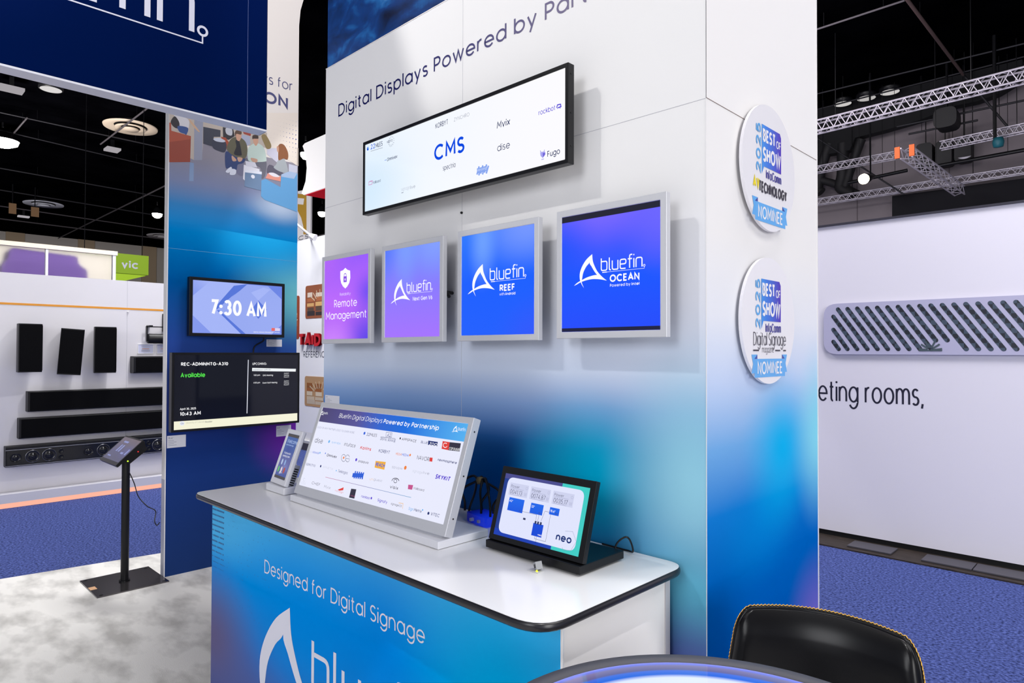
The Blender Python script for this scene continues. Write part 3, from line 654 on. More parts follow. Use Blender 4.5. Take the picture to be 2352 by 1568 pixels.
# ================================================================== COUNTER
ZC = 1.06
counter = thing('counter', 'white-topped counter with black edging and blue front lettered Designed for Digital Signage', 'counter', (-2.0, 1.45, 0))
def rounded(pts, r, n=8):
    out = []; m = len(pts)
    for k in range(m):
        a, b, c = Vector(pts[k - 1]), Vector(pts[k]), Vector(pts[(k + 1) % m])
        rr = r[k] if isinstance(r, (list, tuple)) else r
        p = b + (a - b).normalized() * rr; q = b + (c - b).normalized() * rr
        for j in range(n + 1):
            t = j / n; v = p * (1 - t) ** 2 + b * 2 * t * (1 - t) + q * t * t; out.append((v.x, v.y))
    return out
top_o = rounded([(-3.068, 1.118), (-1.006, 1.130), (-1.004, 1.766), (-3.066, 1.766)], [.05, .10, .06, .03])
FT = Frame((0, 0, 0), (1, 0, 0), (0, 1, 0))
ctop = mat('counter_laminate', (240, 239, 240), .16, 0, .5)
f = MB(); f.slab(FT, top_o, ZC - .005, ZC, ctop); f.build('counter_top', counter)
def offset(pts, d):
    n = len(pts); o = []
    for k in range(n):
        a, b = Vector(pts[k - 1]), Vector(pts[(k + 1) % n]); t = (b - a).normalized(); o.append((pts[k][0] + t.y * d, pts[k][1] - t.x * d))
    return o
f = MB(); prof = [(-.004, -.001), (.0, -.0015), (.0035, -.006), (.0045, -.013), (.0035, -.019), (.0, -.0235), (-.004, -.024)]
vs = []; n = len(top_o)
EDGE = mat('black_edge_band', (30, 29, 34), .3)
for d, h in prof: vs += [(*p, ZC + h) for p in offset(top_o, d)]
f.add(vs, [((k + 1) * n + i, (k + 1) * n + (i + 1) % n, k * n + (i + 1) % n, k * n + i) for k in range(len(prof) - 1) for i in range(n)], EDGE, True); f.build('edge_band', counter)
f = MB(); f.slab(FT, [(p[0], p[1]) for p in offset(top_o, -.004)], ZC - .024, ZC - .0055, mat('counter_underside', (178, 172, 160), .6)); f.build('underside', counter)
# body: slightly skewed front
BL, BR_ = Vector((-2.962, 1.158, 0)), Vector((-1.052, 1.250, 0))
body_w = mat('counter_white', (242, 240, 240), .4)
f = MB(); f.slab(FT, [(BL.x, BL.y + .012), (BR_.x, BR_.y + .012), (BR_.x, 1.752), (BL.x, 1.752)], .01, ZC - .024, body_w); f.build('cabinet', counter)
FF = Frame(BL, BR_ - BL, (0, 0, 1)); LEN = (BR_ - BL).length
front = field('counter_front_print', 2, [(0.05, (78, 74, 118)), (.45, (60, 112, 192)), (.75, (0, 144, 230)), (1.02, (84, 184, 240))],
    [((-2.95, 1.16, .95), (.5, 1, .22), (84, 178, 232), .9), ((-2.2, 1.2, .7), (.6, 1, .5), (0, 138, 228), .9), ((-1.75, 1.2, .75), (.5, 1, .5), (0, 132, 224), .9), ((-1.25, 1.24, .75), (.5, 1, .6), (0, 168, 228), 1.0), ((-1.1, 1.24, .5), (.3, 1, .3), (72, 190, 236), .8), ((-2.95, 1.16, .45), (.5, 1, .42), (104, 98, 138), 1.0), ((-2.55, 1.18, .2), (.5, 1, .35), (94, 102, 158), .9)])
f = MB(); f.fbox(FF, 0, .01, -.012, LEN, ZC - .024, 0, front); f.build('front_panel', counter)
f = MB(); f.box((BR_.x, BR_.y, .01), (BR_.x + .006, BR_.y + .004, ZC - .03), PRINTW); f.box((BR_.x, 1.728, .01), (BR_.x + .004, 1.752, ZC - .03), mat('counter_trim', (196, 194, 200), .4)); f.build('side_trim', counter)
f = MB(); LETW = mat('vinyl_white', (226, 226, 240), .5)
fit(f, FF, 'Designed for Digital Signage', (608, 1312), (976, 1484), 31, LETW, .10, .0008)
a0, b0 = FF.px(666, 1395); a1, b1 = FF.px(719, 1482); h = (a1 - a0) / .371
finlogo(f, FF, a0 - .766 * h, b0 - h, h, LETW, .0008)
f.build('front_lettering', counter)
f = MB(); DOT = mat('halftone_dot', (30, 62, 120), .5); rnd = random.Random(3)
for r_ in range(18):
    for c_ in range(40):
        a = .008 + c_ * .0125; b = 1.0 - r_ * .0225
        if c_ < 9: q = .0042 * max(.0, 1 - max(0, r_ - 7) / 7.0) * (1 if (c_ + r_) % 5 or r_ < 4 else .6)
        else:
            if rnd.random() > .22 * (1 - abs(c_ - 22) / 30): continue
            q = .0014
        if q < .0008: continue
        f.flat(FF, [(a + q * math.cos(t * PI / 4), b + q * math.sin(t * PI / 4)) for t in range(8)][:8], .0006, DOT)
f.build('halftone_print', counter)
# ================================================================== SCREENS ON THE COUNTER
def tilted(p_bl, p_br, p_tr):
    o = Vector(p_bl); u = Vector(p_br) - o; u = u.normalized(); v = Vector(p_tr) - Vector(p_br); v = (v - u * v.dot(u))
    return Frame(o, u, v), (Vector(p_br) - o).dot(u), v.length
# --- large silver touch display
pd = thing('tabletop_display', 'large silver touch screen of partner logos tilted back on a white base', 'display', (-2.12, 1.45, ZC))
f = MB(); f.box((-2.612, 1.340, ZC + .001), (-1.634, 1.560, ZC + .026), mat('stand_white', (226, 226, 232), .4)); f.build('base', pd, .003)
FP, w, h = tilted((-2.604, 1.352, ZC + .034), (-1.640, 1.372, ZC + .034), (-1.640, 1.500, ZC + .408))
f = MB(); f.ring(FP, 0, 0, w, h, .022, -.034, 0, SILVER, .036); f.build('frame', pd, .002, 2)
f = MB(); f.fbox(FP, .003, .003, -.036, w - .003, h - .003, -.032, SILVERS); f.build('back_cover', pd)
f = MB(); f.fbox(FP, w / 2 - .12, .0, -.09, w / 2 + .12, .12, -.036, SILVERS); f.fbox(FP, .02, -.012, -.03, w - .02, .0, -.006, SILVERS); f.build('neck', pd)
f = MB()
for bb in (.06, .2, .35): q = FP.P(w, bb, -.017); f.cyl(q - FP.u * .0005, q + FP.u * .0008, .003, BLACKP, 8)
f.build('screws', pd)
PW = glow((232, 234, 252), 1.0)
f = MB(); rect(f, FP, .0215, .0355, w - .0215, h - .0215, PW, -.003); s = f.build('screen', pd)
FQ = Frame(FP.P(0, 0, -.003), FP.u, FP.v); f = MB()
Z = lambda x, y: (600 + x / 3.92, 900 + y / 3.92)
xw = lambda t: FP.P(t, h, 0).x
hd = field('header_gradient', 0, [(xw(.02), (72, 64, 108)), (xw(.3), (84, 80, 150)), (xw(.46), (44, 98, 206)), (xw(.62), (14, 108, 222)), (xw(w - .02), (84, 176, 240))], (), .12, 1.0)
rect(f, FQ, .0225, h - .0225 - .062, w - .0225, h - .0225, hd, .0008)
GI = {'k': glow((48, 44, 62)), 'n': glow((30, 46, 110)), 'g': glow((140, 142, 160)), 'p': glow((196, 200, 216)), 'r': glow((222, 62, 56)), 'o': glow((236, 130, 60)), 'b': glow((40, 92, 214)), 'l': glow((104, 176, 236)), 'v': glow((90, 66, 206)), 'm': glow((196, 84, 140)), 'y': glow((240, 176, 60)), 'w': WHT}
for s_, x0, y0, x1, y1, cp, m, wt, sl in (
    ('Bluefin Digital Displays', 700, 230, 1088, 282, 41, 'w', .09, .15), ('Powered by Partnership', 1099, 283, 1598, 346, 41, 'w', .17, .15), ('CLICK ON ANY PARTNER LOGO TO LEARN MORE.', 505, 326, 842, 374, 17, 'n', .07, .2),
    ('dise', 480, 455, 552, 464, 46, 'k', .09, 0), ('QLAIR-MEDIA', 634, 462, 716, 471, 16, 'l', .12, .1), ('intuiface', 747, 486, 848, 500, 34, 'k', .09, 0), ('Kollins', 889, 518, 991, 527, 30, 'r', .2, .2), ('KORBYT', 1057, 545, 1157, 556, 30, 'n', .13, 0),
    ('MEGA', 1212, 566, 1264, 574, 22, 'o', .14, 0), ('MEDIA', 1266, 574, 1328, 582, 22, 'b', .14, 0), ('NAVORI', 1400, 610, 1515, 622, 38, 'k', .1, 0), ('nexmosphere', 1588, 622, 1762, 648, 24, 'n', .17, .15),
    ('22', 950, 394, 978, 398, 28, 'n', .14, 0), ('MILES', 980, 398, 1041, 404, 28, 'k', .12, 0), ('42', 1134, 400, 1168, 404, 28, 'n', .12, 0), ('DIGITAL SIGNAGE', 1072, 434, 1208, 452, 26, 'n', .12, .1), ('APPSPACE', 1264, 438, 1397, 452, 24, 'k', .14, .1),
    ('BLUE', 1438, 462, 1500, 468, 22, 'n', .14, .1), ('carousel', 1692, 520, 1786, 532, 32, 'w', .12, 0), ('NOW', 428, 545, 460, 549, 18, 'p', .1, .1), ('SIGNAGE', 462, 552, 522, 558, 18, 'b', .14, .1), ('Omnivex', 588, 582, 680, 594, 26, 'k', .17, .2),
    ('poppulo', 876, 634, 968, 644, 22, 'k', .14, 0), ('REACH', 1031, 668, 1110, 680, 34, 'b', .22, 0), ('SENSMI', 1176, 688, 1272, 700, 20, 'g', .1, 0), ('signage', 1362, 722, 1455, 736, 24, 'p', .09, 0), ('live', 1458, 738, 1515, 745, 24, 'g', .1, 0), ('SKYKIT', 1564, 784, 1700, 802, 44, 'v', .22, .2),
    ('spectrio', 404, 660, 488, 672, 26, 'n', .1, 0), ('SPINETIX', 556, 686, 648, 700, 18, 'p', .1, .1), ('Telelogos', 690, 722, 778, 742, 26, 'n', .1, .1), ('uni', 975, 792, 1012, 798, 22, 'y', .08, 0), ('guest', 1014, 798, 1090, 808, 22, 'g', .09, 0), ('visix', 1158, 868, 1234, 878, 30, 'k', .16, 0), ('Wallboard', 1370, 878, 1468, 892, 22, 'k', .11, 0),
    ('CDS', 360, 828, 400, 834, 20, 'p', .1, 0), ('CHIEF', 454, 832, 530, 844, 26, 'k', .1, 0), ('Mvix', 564, 862, 624, 876, 28, 'g', .1, .2), ('novisign', 664, 896, 742, 910, 16, 'r', .1, .1), ('LUXLAB', 806, 938, 846, 942, 10, 'm', .14, 0), ('rockbot', 900, 952, 980, 964, 24, 'v', .17, 0), ('Signafy', 1046, 988, 1136, 1002, 28, 'v', .15, 0),
    ('signageOS', 1168, 1014, 1266, 1036, 20, 'k', .11, .1), ('Sign', 1325, 1062, 1372, 1070, 28, 'l', .12, .1), ('Metrix', 1376, 1072, 1444, 1088, 28, 'n', .13, .1), ('VITEC', 1525, 1110, 1606, 1128, 30, 'n', .13, 0)):
    fit(f, FQ, s_, Z(x0, y0), Z(x1, y1), cp / 3.92, GI[m], wt, .0016, sl)
a, b = FQ.px(*Z(530, 210)); finlogo(f, FQ, a, b, .021, WHT, .0016); a, b = FQ.px(*Z(1716, 362)); finlogo(f, FQ, a, b, .024, WHT, .0016)
for x_, y_, r_, m in ((932, 372, .006, 'b'), (1254, 418, .004, 'k'), (614, 446, .006, 'l'), (532, 548, .004, 'l'), (1343, 568, .0045, 'o'), (1300, 682, .007, 'o'), (858, 610, .006, 'v'), (994, 956, .0045, 'v'), (1456, 1062, .003, 'l'), (1508, 1092, .005, 'n'), (678, 708, .003, 'l'), (580, 552, .003, 'b'), (538, 668, .005, 'n'), (745, 592, .005, 'o')):
    blob(f, FQ, *Z(x_, y_), r_, GI[m], .0014)
for q, m, c in (([(1507, 438), (1592, 450), (1588, 488), (1503, 476)], 'n', .0012), ([(1636, 442), (1700, 452), (1688, 524), (1626, 512)], 'r', .0012), ([(1700, 452), (1800, 462), (1788, 536), (1688, 524)], 'k', .0012), ([(1522, 590), (1546, 592), (1542, 628), (1516, 624)], 'r', .0012),
    ([(1032, 620), (1124, 630), (1110, 700), (1022, 680)], 'y', .0010), ([(812, 870), (858, 876), (840, 960), (792, 950)], 'k', .0010), ([(1326, 834), (1370, 838), (1360, 880), (1322, 874)], 'm', .0010), ([(690, 880), (745, 858), (740, 884), (706, 888)], 'r', .0012)):
    patch(f, FQ, [Z(*k) for k in q], GI[m], c)
fit(f, FQ, 'ZOO', Z(1514, 480), Z(1586, 486), 26 / 3.92, WHT, .16, .0018)
for k in range(5): lines(f, FQ, [Z(838 + k * 18, 778 + k * 2), Z(852 + k * 18, 712 + k * 3)], .0075, GI['b'], .0012)
lines(f, FQ, [Z(824, 748), Z(914, 752)], .016, GI['b'], .0013)
def ringp(cx, cy, rx, ry, a0, a1): return [Z(cx + rx * math.cos(math.radians(t)), cy - ry * math.sin(math.radians(t))) for t in range(a0, a1 + 1, 20)]
lines(f, FQ, ringp(744, 594, 20, 32, 20, 340), .0022, GI['g']); lines(f, FQ, ringp(780, 598, 18, 32, 20, 340), .0022, GI['g']); lines(f, FQ, [Z(764, 598), Z(798, 602)], .002, GI['g'])
lines(f, FQ, ringp(1210, 802, 32, 26, 0, 180), .0025, GI['k']); lines(f, FQ, ringp(1210, 802, 14, 16, 0, 360), .002, GI['k']); lines(f, FQ, ringp(1660, 480, 18, 20, 40, 340), .0022, WHT, .0018); lines(f, FQ, [Z(1128, 362), Z(1180, 368), Z(1176, 408), Z(1124, 402), Z(1128, 362)], .0012, GI['n'])
lines(f, FQ, [Z(1076, 404), Z(1208, 420), Z(1204, 456)], .0012, GI['n']); lines(f, FQ, [Z(1240, 998), Z(1280, 1004), Z(1274, 1050)], .0015, GI['y'])
lines(f, FQ, ringp(390, 790, 9, 14, 30, 330), .0012, GI['p'])
lr = field('divider_gradient', 0, [(xw(.12), (216, 72, 110)), (xw(.4), (130, 110, 170)), (xw(.75), (70, 150, 200))], (), .12, 1.0)
lines(f, FQ, [Z(580, 766), Z(1352, 950)], .0014, lr)
f.build('screen_graphics', s)
# --- slim portrait screen
sp = thing('portrait_display', 'small slim white-framed portrait screen showing Welcome, leaning on a white block at the counter left', 'display', (-2.80, 1.42, ZC))
f = MB(); f.box((-2.893, 1.367, ZC + .001), (-2.722, 1.47, ZC + .032), mat('stand_white', (226, 226, 232), .4)); f.build('base', sp, .004)
FP2, w2, h2 = tilted((-2.888, 1.385, ZC + .038), (-2.728, 1.372, ZC + .038), (-2.728, 1.455, ZC + .271))
f = MB(); f.ring(FP2, 0, 0, w2, h2, .020, -.018, 0, mat('stand_white', (226, 226, 232), .4), .024); f.build('frame', sp, .002)
f = MB(); f.fbox(FP2, .002, .002, -.02, w2 - .002, h2 - .002, -.016, SILVER); f.fbox(FP2, w2 * .3, -.012, -.05, w2 * .9, .10, -.018, SILVER); f.build('back_cover', sp)
f = MB()
for k in range(9): f.fbox(FP2, w2 * .9, .0 + k * .01, -.046, w2 * .9 + .001, .005 + k * .01, -.024, BLACKP)
f.build('vent', sp)
zf = lambda b: FP2.P(0, b, 0).z
sm = field('welcome_screen', 2, [(zf(.02), (24, 66, 150)), (zf(.10), (86, 92, 158)), (zf(.15), (36, 74, 152)), (zf(h2 - .02), (34, 88, 160))], [(tuple(FP2.P(w2 * .45, h2 * .62, 0)), (.05, .08, .03), (16, 60, 150), 1), (tuple(FP2.P(w2 * .6, h2 * .3, 0)), (.05, .08, .03), (120, 124, 186), .8)], .1, .9)
f = MB(); rect(f, FP2, .0195, .0235, w2 - .0195, h2 - .0195, sm, -.002); s = f.build('screen', sp)
FQ2 = Frame(FP2.P(0, 0, -.002), FP2.u, FP2.v); f = MB(); PB = glow((190, 214, 250))
DKB = glow((44, 40, 36)); rect(f, FQ2, .02, h2 - .034, w2 - .02, h2 - .0205, DKB, .0006); rect(f, FQ2, .02, .0245, w2 - .02, .036, DKB, .0006)
text(f, FQ2, 'Welcome', .034, h2 - .062, .017, PB, .09, 1.0, .0008); text(f, FQ2, 'tap the screen to begin', .036, h2 - .074, .006, PB, .12, .72, .0008)
text(f, FQ2, 'Would you like', .042, h2 - .112, .009, WHT, .1, .75, .0008); text(f, FQ2, 'something to drink?', .036, h2 - .126, .009, WHT, .1, .62, .0008)
for a, b, c in ((.052, .098, (170, 190, 226)), (.085, .098, (130, 160, 214)), (.040, .064, (90, 190, 96)), (.070, .064, (216, 206, 220)), (.100, .064, (172, 60, 44))):
    f.flat(FQ2, [(a + .009 * math.cos(t * PI / 8), b + .014 * math.sin(t * PI / 8)) for t in range(16)], .0007, glow(tuple(min(255, v + 20) for v in c), .6)); rect(f, FQ2, a - .0045, b - .010, a + .0045, b + .010, glow(c), .0009)
finlogo(f, FQ2, .055, .044, .012, WHT, .0008)
f.build('screen_graphics', s)
# --- black power meter screen
nd = thing('tabletop_display', 'black tilted touch screen showing three Power readings and the word neo, on a black base', 'display', (-1.35, 1.55, ZC))
f = MB(); f.box((-1.540, 1.458, ZC + .006), (-1.158, 1.672, ZC + .030), BLACKM); f.build('base', nd, .002)
f = MB()
for x_ in (-1.52, -1.18):
    for y_ in (1.48, 1.65): f.cyl((x_, y_, ZC + .0005), (x_, y_, ZC + .007), .009, BLACKP, 12)
f.build('rubber_feet', nd)
FN, w3, h3 = tilted((-1.538, 1.468, ZC + .033), (-1.160, 1.473, ZC + .033), (-1.160, 1.541, ZC + .256))
f = MB(); f.fbox(FN, 0, 0, -.020, w3, h3, -.001, BLACKM); f.fbox(FN, .12, -.006, -.05, w3 - .12, .08, -.02, BLACKM); f.build('housing', nd, .002)
f = MB(); rect(f, FN, .001, .001, w3 - .001, h3 - .001, GLASSB, 0.0); f.build('glass_front', nd)
FN2 = Frame(FN.P(0, 0, .0004), FN.u, FN.v)
Z = lambda x, y: (1040 + x / 3.92, 1000 + y / 3.92)
xa = FN2.px(*Z(487, 345))[0]; nb = field('power_screen', 0, [(FN.P(.02, 0, 0).x, (26, 56, 140)), (FN.P(.22, 0, 0).x, (40, 80, 170)), (FN.P(w3 - .03, 0, 0).x, (60, 200, 196))], (), .08, 1.0)
a0, b0 = FN2.px(*Z(358, 885)); a1, b1 = FN2.px(*Z(1250, 468)); at, bt = FN2.px(*Z(487, 345)); ab, bb_ = FN2.px(*Z(1120, 1085))
al, ar_, bl_, bh_ = (a0 + at) / 2, (a1 + ab) / 2, (b0 + bb_) / 2, (bt + b1) / 2
f = MB(); rect(f, FN2, al, bl_, ar_, bh_, nb, .0002); s = f.build('screen', nd)
f = MB(); TEAL = glow((62, 204, 196)); rect(f, FN2, al + (ar_ - al) * .70, bl_, ar_, bh_, TEAL, .0004); rect(f, FN2, al, bl_, al + (ar_ - al) * .70, bl_ + .02, glow((20, 60, 176)), .0004); rect(f, FN2, al, bh_ - .016, al + (ar_ - al) * .70, bh_, glow((70, 72, 140)), .0004)
card = rounded([(al + .016, bl_ + .010), (ar_ - .016, bl_ + .010), (ar_ - .016, bh_ - .010), (al + .016, bh_ - .010)], .024)
f.flat(FN2, card, .0006, glow((224, 228, 252)))
tile = glow((206, 210, 238)); ink = glow((64, 66, 96)); lk = glow((150, 152, 186))
cw = ar_ - al; chh = bh_ - bl_
for k, rd in enumerate(('0041,13', '0074,87', '0035,17')):
    a = al + cw * (.085 + .265 * k); b = bh_ - chh * .135
    rect(f, FN2, a, b - chh * .20, a + cw * .235, b, tile, .0008)
    text(f, FN2, 'Power', a + .006, b - chh * .075, .0085, ink, .1, .95, .001); text(f, FN2, rd, a + .006, b - chh * .175, .0135, ink, .09, .82, .001); text(f, FN2, 'W', a + cw * .195, b - chh * .175, .0105, lk, .09, .8, .001)
    rect(f, FN2, a + .006, b - chh * .09, a + cw * .18, b - chh * .086, lk, .001); rect(f, FN2, a + .006, b - chh * .192, a + cw * .17, b - chh * .188, lk, .001)
    stroke(f, FN2, arc(a + cw * .215, b - chh * .05, .004, .004, 0, 360), .0006, .001, lk)
mb_ = field('diagram_blue', 2, [(ZC + .08, (10, 70, 214)), (ZC + .20, (30, 110, 240))], (), .1, 1.0)
for (u0, v0, u1, v1), s_ in (((.11, .42, .30, .63), '43"'), ((.385, .455, .535, .615), '32"'), ((.61, .50, .72, .61), '15.6"')):
    rect(f, FN2, al + cw * u0, bl_ + chh * v0, al + cw * u1, bl_ + chh * v1, mb_, .0008); text(f, FN2, s_, al + cw * u0 + .003, bl_ + chh * v1 - .014, .007, WHT, .16, .9, .001); finlogo(f, FN2, al + cw * u1 - .016, bl_ + chh * v0 + .003, .0055, ink, .001)
DI = glow((40, 48, 90))
for p in ([(.30, .45), (.475, .45), (.475, .36)], [(.50, .455), (.50, .36)], [(.61, .53), (.56, .53), (.535, .36)], [(.63, .50), (.63, .09), (.50, .09), (.50, .13)], [(.52, .13), (.52, .02)]):
    stroke(f, FN2, [(al + cw * x_, bl_ + chh * y_) for x_, y_ in p], .0008, .0009, DI)
rect(f, FN2, al + cw * .455, bl_ + chh * .13, al + cw * .575, bl_ + chh * .32, mb_, .001)
for x_ in (.468, .498, .530): rect(f, FN2, al + cw * x_, bl_ + chh * .31, al + cw * (x_ + .02), bl_ + chh * .355, DI, .0011)
rect(f, FN2, al + cw * .325, bl_ + chh * .33, al + cw * .355, bl_ + chh * .36, DI, .0009); text(f, FN2, 'neo', al + cw * .53, bl_ + chh * .15, .005, WHT, .2, 1, .0012)
text(f, FN2, 'neo', al + cw * .735, bl_ + chh * .15, .0215, glow((22, 48, 116)), .2, .88, .001)
stroke(f, FN2, [(al + cw * x_, bl_ + chh * y_) for x_, y_ in ((.82, .31), (.90, .33), (.955, .20), (.915, .06), (.835, .04), (.82, .07))], .0008, .0009, glow((130, 140, 176)))
f.build('screen_graphics', s)
f = MB(); f.tube(smooth_path([(-1.20, 1.673, ZC + .012), (-1.19, 1.685, ZC + .045), (-1.172, 1.70, ZC + .062), (-1.165, 1.715, ZC + .05), (-1.168, 1.735, ZC + .012), (-1.20, 1.75, ZC + .0045), (-1.3, 1.755, ZC + .004)]), .003, BLACKP); f.build('power_cable', nd)
# --- little sensor cube
sc = thing('sensor_cube', 'tiny grey tilted sensor cube on a white foot in front of the black touch screen', 'sensor', (-1.28, 1.415, ZC))
f = MB(); f.box((-1.302, 1.398, ZC + .0005), (-1.262, 1.426, ZC + .002), mat('tape_grey', (206, 206, 208), .5)); f.build('base_plate', sc)
f = MB(); cf_ = Frame((-1.279, 1.408, ZC + .004), (.8, -.45, .4), (-.36, .1, .93)); f.fbox(cf_, -.010, 0, -.020, .010, .022, 0, mat('sensor_grey', (150, 152, 156), .35)); f.fbox(cf_, -.006, .006, 0, .006, .016, .0008, BLACKP); f.build('body', sc, .001)
f = MB(); f.cyl((-1.272, 1.407, ZC + .0035), (-1.272, 1.405, ZC + .0035), .003, lampmat('yellow_led', (230, 240, 40), 3.0), 10); f.build('led', sc)
# --- cables and glowing blue hub behind the large screen
cb = thing('cable_bundle', 'tied bundle of looping black cables standing behind the silver partner screen', 'cables', (-1.80, 1.66, ZC))
kn = Vector((-1.806, 1.68, ZC + .150))
for k, (dx, dy, hz) in enumerate(((-.08, -.03, .0), (-.045, .02, .06), (-.03, -.02, .0), (.0, .03, .02), (.03, -.01, .03), (.055, .02, .08), (.075, -.02, .05))):
    f = MB(); end = Vector((kn.x + dx * 1.3, 1.66 + dy, ZC + (.040 if kn.x + dx * 1.3 > -1.86 else .006))); mid = (kn + end) / 2 + Vector((dx * .7 + (.012 if k % 2 else -.012), dy, .02))
    f.tube(smooth_path([kn + Vector((dx * .1, 0, .004 * (k % 3))), kn + Vector((dx * .5, dy * .3, .012 - .008 * (k % 3))), mid, end + Vector((0, 0, .03)), end], 7), .0045, BLACKP); f.build('cable', cb)
f = MB(); f.lathe(kn - Vector((0, 0, .012)), [(.0, 0), (.013, .0), (.016, .012), (.012, .024), (0, .026)], mat('cable_tie', (110, 96, 60), .6), 14); f.build('cable_tie', cb)
bh = thing('media_hub', 'small glossy translucent blue box behind the silver partner screen, cables plugged in', 'hub', (-1.77, 1.69, ZC))
f = MB(); f.slab(FT, rounded([(-1.845, 1.645), (-1.715, 1.625), (-1.70, 1.715), (-1.835, 1.725)], .012), ZC + .001, ZC + .034, field('blue_plastic', 0, [(-1.85, (6, 10, 120)), (-1.70, (24, 60, 255))], (), .08, .55)); f.build('case', bh, .004)
for x_ in (-1.80, -1.76):
    f = MB(); f.box((x_, 1.622, ZC + .012), (x_ + .010, 1.640, ZC + .022), SILVER); f.build('port', bh)
# ================================================================== TALL GRAPHIC PANEL ON THE LEFT
PX = -5.28
FPn = Frame((PX, 0, 0), (0, 1, 0), (0, 0, 1))
panel = thing('graphic_panel', 'tall blue graphic panel with a lounge photo of sitting people, white arch above', 'exhibit panel', (PX, 2.24, 0))
panel_print = field('panel_print', 2, [(0, (34, 58, 112)), (.9, (28, 56, 124)), (1.3, (44, 62, 142)), (1.75, (44, 76, 156)), (2.2, (0, 84, 156)), (2.6, (0, 124, 194)), (2.9, (60, 134, 196)), (3.12, (142, 148, 176))],
    [((PX, 2.72, 1.0), (1, .46, .46), (116, 46, 170), 1.0), ((PX, 2.8, 2.15), (1, .72, .50), (112, 196, 206), 1.0), ((PX, 2.5, 2.75), (1, .66, .62), (36, 178, 240), 1.0), ((PX, 2.75, 1.45), (1, .4, .35), (62, 110, 178), .8)], .6)
f = MB(); f.slab(FPn, [(1.722, 0), (2.757, 0), (2.757, 3.13), (1.722, 3.13)], -.07, 0, panel_print, PRINTW); f.build('blue_print', panel)
arch = [(1.722, 3.131), (2.757, 3.131), (2.757, 4.50)] + [(3.557 - .8 * math.cos(math.radians(t)), 4.50 + .8 * math.sin(math.radians(t))) for t in range(10, 91, 10)] + [(4.4, 5.30), (4.4, 5.9), (1.722, 5.9)]
f = MB(); f.slab(FPn, arch, -.07, 0, mat('panel_cream', (238, 230, 222), .5), PRINTW); f.build('arch', panel)
f = MB(); f.box((PX - .07, 1.716, 0), (PX + .001, 1.722, 5.9), PRINTW); f.box((PX - .0699, 1.7155, 0), (PX + .0005, 1.7165, .73), mat('edge_grey', (176, 178, 192), .4)); f.build('end_trim', panel)
f = MB()
